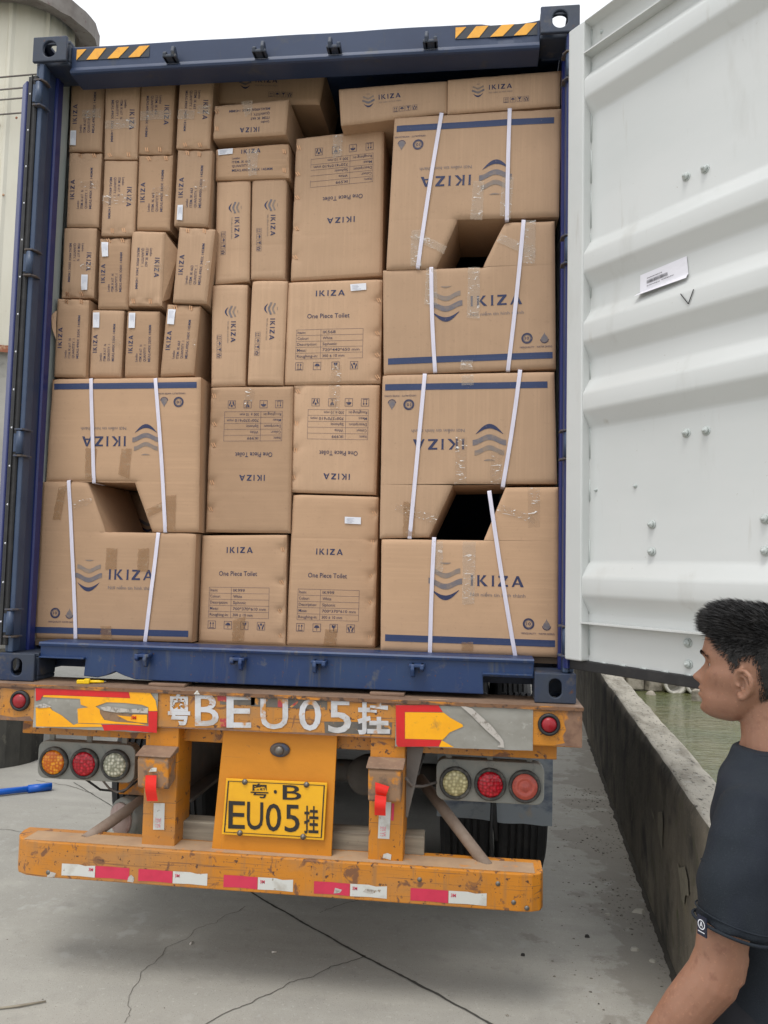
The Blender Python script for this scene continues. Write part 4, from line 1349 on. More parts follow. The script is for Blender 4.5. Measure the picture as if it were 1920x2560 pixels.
mat('film_yellow', srgb(250, 176, 12), 0.35, layers=[(7, 4, srgb(236, 160, 22), 0.45, 0.7), (16, 6, srgb(196, 140, 50), 0.60, 0.74), (60, 4, srgb(150, 116, 70), 0.66, 0.74)])
mat('film_rust', srgb(140, 112, 86), 0.7, layers=[(40, 5, srgb(100, 80, 66), 0.5, 0.7)])
mat('film_torn', srgb(186, 180, 172), 0.5, layers=[(60, 4, srgb(130, 122, 112), 0.5, 0.65)])
mat('sign_backing', srgb(158, 156, 148), 0.6, layers=[((5, 5, 8), 5, srgb(136, 132, 122), 0.4, 0.7), ((1.5, 30, 3), 4, srgb(172, 168, 158), 0.5, 0.7), (26, 4, srgb(178, 176, 168), 0.62, 0.75)], metal=0.2)
mat('stencil_white', srgb(204, 204, 206), 0.85, layers=[((10, 10, 14), 5, srgb(178, 174, 170), 0.46, 0.66), (16, 6, srgb(192, 132, 62), 0.550, 0.64), (8, 6, srgb(146, 122, 98), 0.56, 0.70), (60, 4, srgb(150, 110, 74), 0.64, 0.74), (50, 4, srgb(150, 100, 60), 0.66, 0.72)])
mat('grime_dark', srgb(104, 96, 86), 0.6, layers=[(18, 5, srgb(72, 72, 74), 0.45, 0.65), (30, 5, srgb(196, 134, 60), 0.60, 0.68)])
mat('grime_red', srgb(172, 62, 66), 0.6, layers=[(40, 5, srgb(190, 134, 70), 0.50, 0.62)])
mat('plate_yellow', srgb(236, 176, 24), 0.4, layers=[((5, 5, 8), 5, srgb(222, 160, 30), 0.45, 0.75), (60, 4, srgb(180, 130, 60), 0.70, 0.80)])
mat('plate_black', srgb(38, 34, 32), 0.45, layers=[(50, 4, srgb(90, 76, 50), 0.66, 0.76)])
mat('lamp_housing', srgb(132, 134, 128), 0.75, layers=[(9, 5, srgb(150, 146, 136), 0.45, 0.7), (22, 5, srgb(92, 96, 98), 0.58, 0.75)])
mat('mudflap', srgb(132, 140, 146), 0.6, layers=[((5, 5, 9), 5, srgb(76, 88, 108), 0.48, 0.62), (8, 5, srgb(150, 140, 124), 0.58, 0.75)])
mat('tyre', (0.020, 0.020, 0.021), 0.75, layers=[((6, 6, 6), 4, (0.045, 0.042, 0.040), 0.5, 0.75)])
mat('rim_rubber', srgb(62, 62, 60), 0.7, layers=[(25, 5, srgb(110, 108, 100), 0.5, 0.7)])
mat('tape_white', srgb(206, 206, 200), 0.5, layers=[((12, 12, 12), 5, srgb(176, 170, 158), 0.55, 0.75), (40, 4, srgb(140, 120, 96), 0.66, 0.72)])
mat('tape_red', srgb(206, 52, 82), 0.4, layers=[(10, 5, srgb(190, 46, 74), 0.45, 0.7), (60, 4, srgb(170, 90, 90), 0.70, 0.78)])
mat('faint_red', srgb(214, 130, 140), 0.6)
mat('tank_pink', srgb(178, 156, 148), 0.7, layers=[(20, 4, srgb(160, 120, 112), 0.55, 0.75)])
mat('rust_brown', srgb(134, 104, 84), 0.75, layers=[(10, 6, srgb(198, 128, 44), 0.58, 0.66), (24, 5, srgb(112, 84, 68), 0.45, 0.65)], bump=(40, 0.3, 0.003))
mat('tag_red', srgb(232, 38, 26), 0.35, bump=(40, 0.3, 0.004))
mat('timber_grey', srgb(148, 140, 124), 0.85, layers=[((2, 30, 30), 5, srgb(116, 108, 96), 0.42, 0.68), (20, 4, srgb(90, 82, 74), 0.66, 0.78)], bump=((3, 60, 60), 0.4, 0.004))
mat('bolt_steel', srgb(120, 116, 110), 0.45, metal=0.6, layers=[(60, 4, srgb(100, 72, 52), 0.5, 0.7)])
mat('plastic_yellow', srgb(244, 202, 20), 0.4)
def lens_mat(name, a, b):
    m = bpy.data.materials.new(name)
    m.use_nodes = True
    nt = m.node_tree
    bs = nt.nodes['Principled BSDF']
    bs.inputs['Roughness'].default_value = 0.25
    tc = nt.nodes.new('ShaderNodeTexCoord')
    mp = nt.nodes.new('ShaderNodeMapping')
    mp.inputs['Scale'].default_value = (72, 0, 72)
    nt.links.new(tc.outputs['Object'], mp.inputs[0])
    vo = nt.nodes.new('ShaderNodeTexVoronoi')
    vo.inputs['Scale'].default_value = 1.0
    vo.inputs['Randomness'].default_value = 0.55
    nt.links.new(mp.outputs[0], vo.inputs['Vector'])
    mr = nt.nodes.new('ShaderNodeMapRange')
    mr.inputs['From Min'].default_value = 0.15
    mr.inputs['From Max'].default_value = 0.62
    nt.links.new(vo.outputs['Distance'], mr.inputs['Value'])
    mx = nt.nodes.new('ShaderNodeMix')
    mx.data_type = 'RGBA'
    mx.inputs[6].default_value = (*a, 1)
    mx.inputs[7].default_value = (*b, 1)
    nt.links.new(mr.outputs[0], mx.inputs[0])
    nt.links.new(mx.outputs[2], bs.inputs['Base Color'])
    bp = nt.nodes.new('ShaderNodeBump')
    bp.inputs['Strength'].default_value = 0.6
    bp.inputs['Distance'].default_value = 0.004
    nt.links.new(vo.outputs['Distance'], bp.inputs['Height'])
    nt.links.new(bp.outputs[0], bs.inputs['Normal'])
    MATS[name] = m
lens_mat('lens_amber', srgb(246, 170, 40), srgb(196, 96, 16))
lens_mat('lens_red', srgb(216, 40, 58), srgb(150, 14, 28))
lens_mat('lens_white', srgb(232, 232, 212), srgb(140, 142, 122))
lens_mat('lens_cream', srgb(226, 218, 168), srgb(160, 152, 110))
mat('lens_dusty_red', srgb(196, 96, 80), 0.5, layers=[(30, 4, srgb(170, 80, 70), 0.45, 0.7)])
mat('lens_marker', srgb(150, 26, 36), 0.35, layers=[(60, 4, srgb(130, 60, 56), 0.55, 0.75)])

TR = thing('container_trailer', 'worn yellow semi-trailer chassis with plate EU05 carrying the container', 'trailer', (0, 3, 0))
# rear cross beam and the rusty top plate
MB().box(-1.242, 1.236, -.080, .145, 1.044, 1.186).build('rear_beam', 'beam_face', TR, bevel=.006)
MB().box(-1.246, 1.240, -.088, .155, 1.187, 1.1985).build('beam_top_plate', 'rust_plate', TR)
BL_ = MB().box(-1.246, 1.240, -.0905, -.0885, 1.185, 1.1990).build('beam_lip', 'rusty_edge', TR)
MB().box(-1.110, 1.148, .004, .40, .976, 1.0435).build('cross_channel', 'beam_face', TR, bevel=.004)
for x0, x1 in ((-.552, -.392), (.394, .536)):
    MB().box(x0, x1, .0, .085, 1.199, 1.211).build('wear_pad', 'rust_plate', TR, bevel=.003)

# reflective signs, torn
for x0, x1, z0, z1, n in ((-1.011, -.472, 1.023, 1.190, 0), (.512, 1.048, 1.022, 1.184, 1)):
    vs, fs = [], []
    for i in range(25):
        for j in range(9):
            a, b = i / 24, j / 8
            x, z = x0 + (x1 - x0) * a, z0 + (z1 - z0) * b + (.008 * (a - .5) if n else 0)
            if j == 0:
                z += .004 * nz(x * 20, 3)
            vs.append((x, -.0845 - .0012 * nz(x * 12, z * 20, 9) - (.010 * max(0, .25 - b) if (n == 0 and a < .1) else 0), z))
    for i in range(24):
        for j in range(8):
            k = i * 9 + j
            fs.append((k, k + 9, k + 10, k + 1))
    sgn = MB().add(vs, fs, True).build('reflective_sign', 'sign_backing', TR, recalc=False)
    for nm, pts in FILMS:
        if x0 - .05 < pts[0][0] < x1 + .05:
            mm = {'red_film': 'film_red', 'yellow_film': 'film_yellow', 'rust_film': 'film_rust', 'yellow_film_scrap': 'film_yellow', 'torn_edge': 'film_torn'}[nm]
            yy = -.0900 if nm == 'torn_edge' else (-.0885 if nm == 'yellow_film_scrap' else -.0872)
            flat(nm, pts, yy, mm, sgn, 0)
    if n == 0:
        me = bpy.data.meshes.new('maker_mark')
        s3 = put_text("3M", -.582, 1.075, .014, bold=.02, condense=.9)
        me.from_pydata([(p[0], -.0915, p[1]) for p in s3[0]], [], s3[1])
        link('maker_mark', me, 'film_red', sgn)

# bare, rusted ends of the beam and grime along its edges
for pts in ([(1.235, 1.046), (1.235, 1.184), (1.10, 1.185), (1.13, 1.170), (1.16, 1.165), (1.165, 1.14), (1.175, 1.11), (1.16, 1.085), (1.17, 1.06), (1.13, 1.050)],
            [(-1.240, 1.046), (-1.240, 1.06), (-1.16, 1.065), (-1.10, 1.058), (-1.03, 1.066), (-1.013, 1.046)], [(-1.24, 1.185), (-1.013, 1.185), (-1.013, 1.176), (-1.09, 1.172), (-1.15, 1.178), (-1.24, 1.168)],
            [(-.465, 1.046), (-.40, 1.050), (-.2, 1.054), (.0, 1.048), (.2, 1.056), (.5, 1.048), (.508, 1.046)], [(-.468, 1.185), (-.30, 1.178), (-.1, 1.181), (.1, 1.176), (.3, 1.181), (.50, 1.176), (.508, 1.185)]):
    flat('rust_patch', pts, -.0809, 'rust_brown', TR, 0)
# stencilled number on the beam
for kind, pts in GRIME:
    flat('paint_patch', pts, -.0815 if kind == 'dark' else -.0822, 'grime_dark' if kind == 'dark' else 'grime_red', TR, 0)
for ch, q in STENCIL:
    s3 = fit_text(ch, q, bold=.03 if ch in '粤挂' else .012)
    me = bpy.data.meshes.new('stencil_character')
    me.from_pydata([(p[0], -.0832, p[1]) for p in s3[0]], [], s3[1])
    link('stencil_character', me, 'stencil_white', TR)

# marker lamps
for x in (-1.074, 1.109):
    c = (x, -.081, 1.129)
    r = MB().lathe(c, (0, -1, 0), [(0, .043), (.010, .043), (.016, .038), (.014, .031), (.004, .030)], 28).build('marker_lamp', 'rubber', TR)
    MB().lathe((x, -.084, 1.129), (0, -1, 0), [(0, .030), (.012, .028), (.018, .018), (.020, 0)], 24).build('lens', 'lens_marker', r)

# uprights down to the bumper
for x0, x1 in ((-.526, -.386), (.411, .549)):
    mb = MB()
    mb.box(x0, x1, -.062, -.052, .553, 1.0435)
    mb.box(x1 - .010, x1, -.0515, .10, .553, 1.0435)
    mb.box(x0, x0 + .010, -.0515, .10, .553, 1.0435)
    mb.build('bumper_upright', 'trailer_yellow', TR, bevel=.003)
    # hook pocket
    xm = (x0 + x1) / 2
    mb = MB()
    mb.prism([(-.063, .945), (-.140, .945), (-.150, .93), (-.142, .86), (-.138, .82), (-.128, .812), (-.063, .835)], x0 + .004, x1 - .006, 'x')
    bk = mb.build('hook_pocket', 'dusty_brown', TR, bevel=.006)
    MB().prism([(-.063, .968), (-.075, .970), (-.155, .948), (-.155, .942), (-.063, .946)], x0 - .004, x1 + .004, 'x').build('pocket_lid', 'rust_plate', bk, bevel=.003)
# red tags and white stickers on the uprights
def strip(pts, y, m, nm, parent, curl=.0, n=8):
    vs, fs = [], []
    for j in range(n + 1):
        t = j / n
        yy = y - curl * sin(pi * t * 1.5) * t
        vs += [(pts[0][0] * (1 - t) + pts[3][0] * t, yy, pts[0][1] * (1 - t) + pts[3][1] * t), (pts[1][0] * (1 - t) + pts[2][0] * t, yy, pts[1][1] * (1 - t) + pts[2][1] * t)]
    for j in range(n):
        fs.append((2 * j, 2 * j + 1, 2 * j + 3, 2 * j + 2))
    return MB().add(vs, fs, True).build(nm, m, parent, recalc=False)
strip([(-.483, .870), (-.437, .872), (-.432, .768), (-.478, .766)], -.153, 'tag_red', 'red_tag', TR, .012)
strip([(.445, .893), (.500, .879), (.487, .840), (.446, .845)], -.155, 'tag_red', 'red_tag', TR, .006)
strip([(.446, .846), (.490, .842), (.487, .766), (.444, .766)], -.159, 'tag_red', 'red_tag', TR, .012)
flat('white_scrap', [(-.472, .882), (-.440, .886), (-.440, .900), (-.455, .900), (-.466, .894)], -.1475, 'tape_white', TR, 0)
for pts, x0 in (([(-.480, .736), (-.433, .738), (-.431, .632), (-.478, .630)], -.46), ([(.452, .794), (.499, .795), (.495, .652), (.449, .652)], .47)):
    w = strip(pts, -.0645, 'tape_white', 'white_sticker', TR)
    s3 = put_text("认证", 0, 0, .020)
    me = bpy.data.meshes.new('printed_text')
    me.from_pydata([(pts[3][0] + .030 - p[1] * .9, -.0665, pts[3][1] + .008 + p[0] * .9) for p in s3[0]], [], s3[1])
    link('printed_text', me, 'faint_red', w)
flat('red_sticker', [(.501, .790), (.512, .790), (.510, .724), (.500, .724)], -.0640, 'tape_red', TR, 0)
flat('white_scrap', [(.470, .578), (.502, .572), (.504, .592), (.488, .598), (.472, .592)], -.0640, 'tape_white', TR, 0)

# panel with the number plate
mb = MB()
mb.add([(-.203, -.040, 1.0435), (.271, -.040, 1.0435), (.263, -.060, .556), (-.230, -.060, .556), (-.203, -.030, 1.0435), (.271, -.030, 1.0435), (.263, -.050, .556), (-.230, -.050, .556)],
       [(0, 1, 2, 3), (7, 6, 5, 4), (0, 4, 5, 1), (1, 5, 6, 2), (2, 6, 7, 3), (3, 7, 4, 0)])
PANEL = mb.build('plate_panel', 'trailer_yellow_clean', TR, bevel=.002)
r = MB().lathe((.038, -.044, .972), (0, -1, 0), [(0, .036), (.006, .036), (.012, .030), (.013, .022)], 24)
r.v = [(.038 + (a - .038) * 1.15, b, .972 + (c - .972) * .80) for a, b, c in r.v]
r = r.build('plate_lamp', 'hinge_metal', PANEL)
MB().lathe((.038, -.056, .972), (0, -1, 0), [(0, .019), (.010, .017), (.014, .010), (.015, 0)], 18).build('lens', 'bolt_steel', r)
vs = [(-.177, -.066, .852), (.240, -.066, .856), (.234, -.074, .634), (-.185, -.074, .632)]
mb = MB()
mb.add(vs + [(a, b + .004, c) for a, b, c in vs], [(0, 1, 2, 3), (7, 6, 5, 4), (0, 4, 5, 1), (1, 5, 6, 2), (2, 6, 7, 3), (3, 7, 4, 0)])
PL = mb.build('license_plate', 'plate_yellow', TR, bevel=.0015)
def py_(z):
    return -.0665 - (.854 - z) / .22 * .008
def plate_shape(nm, shape, off, m):
    me = bpy.data.meshes.new(nm)
    me.from_pydata([(p[0], py_(p[1]) - off, p[1]) for p in shape[0]], [], shape[1])
    return link(nm, me, m, PL)
def pq(a, b):
    q = [(-.185, .632), (.234, .634), (.240, .856), (-.177, .852)]
    w = ((1 - a) * (1 - b), a * (1 - b), a * b, (1 - a) * b)
    return (sum(k * p[0] for k, p in zip(w, q)), sum(k * p[1] for k, p in zip(w, q)))
fr = frame(.02, .04, .98, .96, .012)
plate_shape('plate_border', ([pq(a, b) for a, b in fr[0]], fr[1]), .0012, 'plate_black')
for ch, q in PLATE:
    plate_shape('plate_character', fit_text(ch, q, bold=.012 if ch in '粤挂' else .006), .0016, 'plate_black')
for a, b in ((.19, .955), (.80, .955), (.18, .045), (.80, .045)):
    x, z = pq(a, b)
    MB().lathe((x, py_(z), z), (0, -1, 0), [(0, .0115), (.005, .0115), (.006, .007), (.010, .006), (.0105, 0)], 12).build('plate_bolt', 'bolt_steel', PL)

# bumper with curved ends
prof = [(-1.085, .06), (-1.088, .02), (-1.078, -.030), (-1.050, -.072), (-1.00, -.098), (-.93, -.106), (1.00, -.106), (1.050, -.100), (1.083, -.082), (1.093, -.05), (1.093, .06)]
mb = MB()
n = len(prof)
inner = [(-1.030, .02), (1.075, .02)]
pl = prof
vs = [(x, y, .567) for x, y in pl] + [(x, y, .426) for x, y in pl]
mb.add(vs, [tuple(range(n)), tuple(range(2 * n - 1, n - 1, -1))] + [(i, (i + 1) % n, n + (i + 1) % n, n + i) for i in range(n)])
mb.build('bumper', 'bumper_paint', TR, bevel=.005)
MB().box(-1.02, 1.06, -.092, .015, .5674, .5690).build('bumper_dust', 'dust_tan', TR)
for s_, (xa, xb, xc) in BUMPER_TAPES:
    zt, zb = .487, .440
    for ch, a, b in ((s_[0], xa, xb), (s_[1], xb, xc)):
        m = 'tape_white' if ch == 'w' else 'tape_red'
        pts = [(a + .001, zb), (b - .001, zb)]
        pts = [(a + .001, zb + .002 * nz(a * 9, 1)), ((a + b) / 2, zb + .002), (b - .001, zb), (b - .001, zt), ((a * .3 + b * .7), zt - (.004 if ch == 'w' else 0)), ((a + b) / 2, zt + .001), (a + .001, zt)]
        t = flat('reflective_tape', pts, -.1072, m, TR, 0)
        if ch == 'w':
            s3 = put_text("3M", (a + .010) if s_ == 'rw' else (b - .028), zt - .022, .012, bold=.02, condense=.9)
            me = bpy.data.meshes.new('maker_mark')
            me.from_pydata([(p[0], -.1084, p[1]) for p in s3[0]], [], s3[1])
            link('maker_mark', me, 'tape_red', t)
for x, z in ((-.90, .447), (.98, .46), (1.03, .442), (.62, .52), (.92, .525)):
    MB().lathe((x, -.105, z), (0, -1, 0), [(0, .010), (.003, .009), (.004, 0)], 10).build('bumper_rivet', 'bolt_steel', TR)
for pts in ([(-.905, .425 + .004), (-.87, .431), (-.866, .447), (-.895, .452)], [(-.56, .434), (-.535, .432), (-.530, .450), (-.545, .462), (-.556, .452)], [(.285, .445), (.31, .45), (.318, .462), (.29, .468)], [(.40, .46), (.44, .455), (.445, .470), (.41, .472)]):
    flat('torn_scrap', pts, -.1078, 'film_torn', TR, 0)

# tail lamp clusters
def cluster(x0, x1, z0, z1, y, lamps, slant):
    mb = MB()
    r = .035
    P = []
    for cx_, cz_, a0 in ((x1 - r, z1 - r, 0), (x0 + r, z1 - r, pi / 2), (x0 + r, z0 + r, pi), (x1 - r, z0 + r, 1.5 * pi)):
        P += [(cx_ + r * cos(a0 + k * pi / 8), cz_ + r * sin(a0 + k * pi / 8)) for k in range(5)]
    mb.prism(P, y, y + .06)
    h = mb.build('tail_lamp_cluster', 'lamp_housing', TR, bevel=.004)
    for x in (x0 + .05, (x0 + x1) / 2, x1 - .06):
        MB().box(x - .012, x + .012, y + .02, y + .03, z1 + .0005, .9755).build('bracket', 'lamp_housing', h)
    for x, z, m in lamps:
        MB().lathe((x, y - .0005, z), (0, -1, 0), [(0, .066), (.012, .066), (.018, .062), (.018, .054), (.010, .053)], 32).build('lamp_rim', 'rim_rubber', h)
        if m == 'lens_dusty_red':
            MB().lathe((x, y - .004, z), (0, -1, 0), [(0, .053), (.014, .051), (.014, .042), (.018, .040), (.018, .030), (.014, .028), (.014, .020), (.018, .018), (.018, .010), (.022, .006), (.023, 0)], 32).build('lens', m, h)
        else:
            MB().lathe((x, y - .004, z), (0, -1, 0), [(0, .053), (.012, .051), (.017, .040), (.019, .02), (.0195, 0)], 28).build('lens', m, h)
cluster(-1.087, -.640, .764, .926, .10, [(-1.008, .838, 'lens_amber'), (-.866, .838, 'lens_red'), (-.725, .840, 'lens_white')], 0)
cluster(.667, 1.108, .768, .936, .10, [(.747, .842, 'lens_cream'), (.889, .844, 'lens_red'), (1.029, .843, 'lens_dusty_red')], 0)

# mudguard sheet and strap ahead of the right wheels, cables
vs, fs = [], []
for i in range(13):
    for j in range(11):
        a, b = i / 12, j / 10
        vs.append((.640 + .560 * a, .74 + .02 * nz(a * 3, b * 3) + .02 * (1 - b), .488 + .016 * (1 - a) + .012 * nz(a * 4, 2) + (.47 - .012 * nz(a * 4, 2)) * b))
for i in range(12):
    for j in range(10):
        k = i * 11 + j
        fs.append((k, k + 11, k + 12, k + 1))
MB().add(vs, fs, True).build('mud_flap', 'mudflap', TR, recalc=False)
mb = MB()
mb.tube([(.905, .70, .72), (.912, .68, .66), (.918, .68, .55), (.930, .68, .43)], [.006, .014, .016, .008], 8, flat=.5)
mb.tube([(.906, .66, .62), (.905, .66, .45), (.918, .66, .25)], [.010, .016, .018], 8, flat=.5)
mb.build('rubber_strap', 'rubber', TR)
MB().tube([(.552, -.04, .885), (.575, .0, .845), (.615, .06, .83), (.668, .10, .838)], .006, 8).build('lamp_cable', 'chassis_grey', TR)
MB().tube([(-.80, .13, .764), (-.78, .16, .72), (-.74, .16, .705), (-.70, .16, .72), (-.64, .2, .80)], .005, 8).build('lamp_cable', 'chassis_grey', TR)
MB().tube([(-.88, .13, .764), (-.84, .2, .70), (-.74, .22, .69), (-.62, .25, .79)], .005, 8).build('lamp_cable', 'rubber', TR)
MB().tube([(-.38, .02, 1.018), (-.32, .03, 1.0), (-.26, .03, .985), (-.20, .0, .985)], .005, 8).build('lamp_cable', 'chassis_grey', TR)
MB().tube([(.27, .1, .965), (.34, .12, .955), (.41, .1, .985)], .005, 8).build('lamp_cable', 'chassis_grey', TR)

# braces to the bumper ends
MB().tube([(.585, .30, .800), (.885, -.02, .550)], .024, 14).build('brace_tube', 'tube_brown', TR)
MB().tube([(-.60, .60, .700), (-.795, -.02, .552)], .024, 14).build('brace_tube', 'tube_brown', TR)
MB().add([(.552, .0, 1.0), (.62, .0, 1.0), (.560, .0, .72), (.552, .0, .72), (.552, .012, 1.0), (.62, .012, 1.0), (.560, .012, .72), (.552, .012, .72)], [(0, 1, 2, 3), (7, 6, 5, 4), (0, 4, 5, 1), (1, 5, 6, 2), (2, 6, 7, 3), (3, 7, 4, 0)]).build('gusset', 'chassis_grey', TR)

# chassis rails, axle, wheels
for x in (-.47, .47):
    mb = MB()
    mb.box(x - .006, x + .006, .147, 11.5, .70, .975)
    mb.build('rail_web', 'chassis_grey', TR)
    mb = MB()
    mb.box(x - .075, x + .075, .147, 11.5, .684, .699)
    mb.box(x - .075, x + .075, .402, 11.5, .977, .992)
    mb.build('rail_flange', 'chassis_grey', TR)
    for yy in (.9, 2.4, 3.7, 5.0):
        MB().box(x - .05, x + .05, yy, yy + .06, .60, .683).build('spring_hanger', 'trailer_yellow', TR)
for yy in (1.2, 2.7, 4.2, 6.0, 8.0):
    MB().box(-.463, .463, yy, yy + .10, .80, .97).build('cross_bar', 'chassis_grey', TR)
MB().prism([(-.395, .62), (-.335, .62), (-.318, .80), (-.345, .80), (-.352, .66), (-.375, .66), (-.368, .80), (-.395, .80)], 1.15, 1.17).build('spring_bracket', 'trailer_yellow_clean', TR)
tyre_prof = []
def make_wheel(x0, x1, yc, R=.50):
    """tyre with five tread grooves, axis along x"""
    mb = MB()
    w = x1 - x0
    pr = [(0.02, R * .56), (.0, R * .70), (.006, R * .86), (.020, R * .955), (.034, R * .985)]
    ng = 5
    ux = .034
    span = w - .068
    gw = .0075
    for i in range(ng):
        c = .034 + span * (i + 1) / (ng + 1)
        pr += [(c - gw, R), (c - gw + .001, R - .014), (c + gw - .001, R - .014), (c + gw, R)]
    pr += [(w - .034, R * .985), (w - .020, R * .955), (w - .006, R * .86), (w, R * .70), (w - .02, R * .56)]
    mb.lathe((x0, yc, R), (1, 0, 0), pr, 48)
    ob = mb.build('tyre', 'tyre', None)
    for p in ob.data.polygons:
        p.use_smooth = False
    return ob
wheels = [(.635, .915), (.938, 1.218), (-.915, -.635), (-1.218, -.938)]
base_tyre = {}
for yc in (1.56, 2.88, 4.20):
    MB().tube([(-.62, yc, .5), (.62, yc, .5)], .065, 16).build('axle', 'chassis_grey', TR)
    for x0, x1 in wheels:
        hub = MB().lathe((x0 + .02, yc, .5), (1, 0, 0), [(0, .27), (.03, .25), (.12, .16), (.20, .25), (.24, .28)], 24).build('wheel', 'chassis_grey', TR)
        if 'me' not in base_tyre:
            t = make_wheel(0, .28, 0)
            base_tyre['me'] = t.data
            bpy.data.objects.remove(t)
        t = bpy.data.objects.new('tyre', base_tyre['me'])
        COL.objects.link(t)
        t.parent = hub
        t.location = (x0, yc, 0)
MB().lathe((.27, 1.05, .62), (-.2, -1, .1), [(0, .10), (.02, .105), (.10, .10), (.13, .075), (.14, 0)], 24).build('brake_chamber', 'chassis_grey', TR)
MB().lathe((-.27, 1.05, .62), (.2, -1, .1), [(0, .10), (.02, .105), (.10, .10), (.13, .075), (.14, 0)], 24).build('brake_chamber', 'chassis_grey', TR)
dr = MB().lathe((-.655, .45, .555), (-.55, -1, .02), [(0, .088), (.20, .092), (.215, .088), (.218, .074)], 28).build('air_tank', 'lamp_housing', TR)
MB().lathe((-.655 - .55 * .191, .45 - .191, .559), (-.55, -1, .02), [(0, .073), (.012, .070), (.016, 0)], 24).build('tank_end', 'tank_pink', dr)
MB().box(-.80, -.53, .30, .62, .655, .76).build('tank_bracket', 'dusty_brown', TR, bevel=.004)
# ================================================================ small things on the trailer
o = thing('plastic_seal', 'small yellow plastic container seal lying on the trailer beam', 'seal', (-.81, .0, 1.1987))
mb = MB()
mb.obox((-.845, -.012, 1.207), (.95, .31, 0), (-.31, .95, 0), (0, 0, 1), .018, .010, .008)
mb.obox((-.823, -.006, 1.209), (.95, .31, 0), (-.31, .95, 0), (0, 0, 1), .012, .014, .010)
mb.build('seal_head', 'plastic_yellow', o, bevel=.003)
MB().tube([(-.815, -.004, 1.207), (-.775, .012, 1.2065), (-.758, .018, 1.206)], [.0068, .006, .004], 8).build('seal_shank', 'plastic_yellow', o)
MB().tube([(-.757, .018, 1.206), (-.748, .021, 1.2055)], .0035, 8).build('seal_pin', 'bolt_steel', o)
mb = MB().box(-.455, .625, .030, .125, .5625, .640)
mb.v = [(a + .006 * nz(c * 9, b * 9), b + .01 * nz(a * 2, c), c) for a, b, c in mb.v]
t = mb.build('timber_beam', 'timber_grey', None, bevel=.005)
tag(t, 'weathered grey timber lying behind the uprights on the bumper', 'timber')
t = MB().prism([(.60, -.06), (.68, -.045), (.72, -.05), (.66, -.062), (.63, -.066)], 1.1995, 1.202, 'z').build('cardboard_scrap', 'cardboard', None)
tag(t, 'small scrap of torn cardboard on the right half of the trailer beam', 'scrap')
t = MB().prism([(-.345, -.083), (-.305, -.083), (-.325, -.078)], 1.199, 1.212, 'z')
t.v[5] = (t.v[5][0], t.v[5][1], t.v[5][2])
t = MB().add([(-.318, -.092, 1.188), (-.292, -.092, 1.188), (-.305, -.090, 1.204), (-.318, -.0915, 1.1875), (-.292, -.0915, 1.1875), (-.305, -.0895, 1.2035)], [(0, 1, 2), (5, 4, 3), (0, 3, 4, 1), (1, 4, 5, 2), (2, 5, 3, 0)]).build('paper_scrap', 'tape_white', None)
tag(t, 'tiny white paper triangle stuck on the lip of the trailer beam', 'scrap')

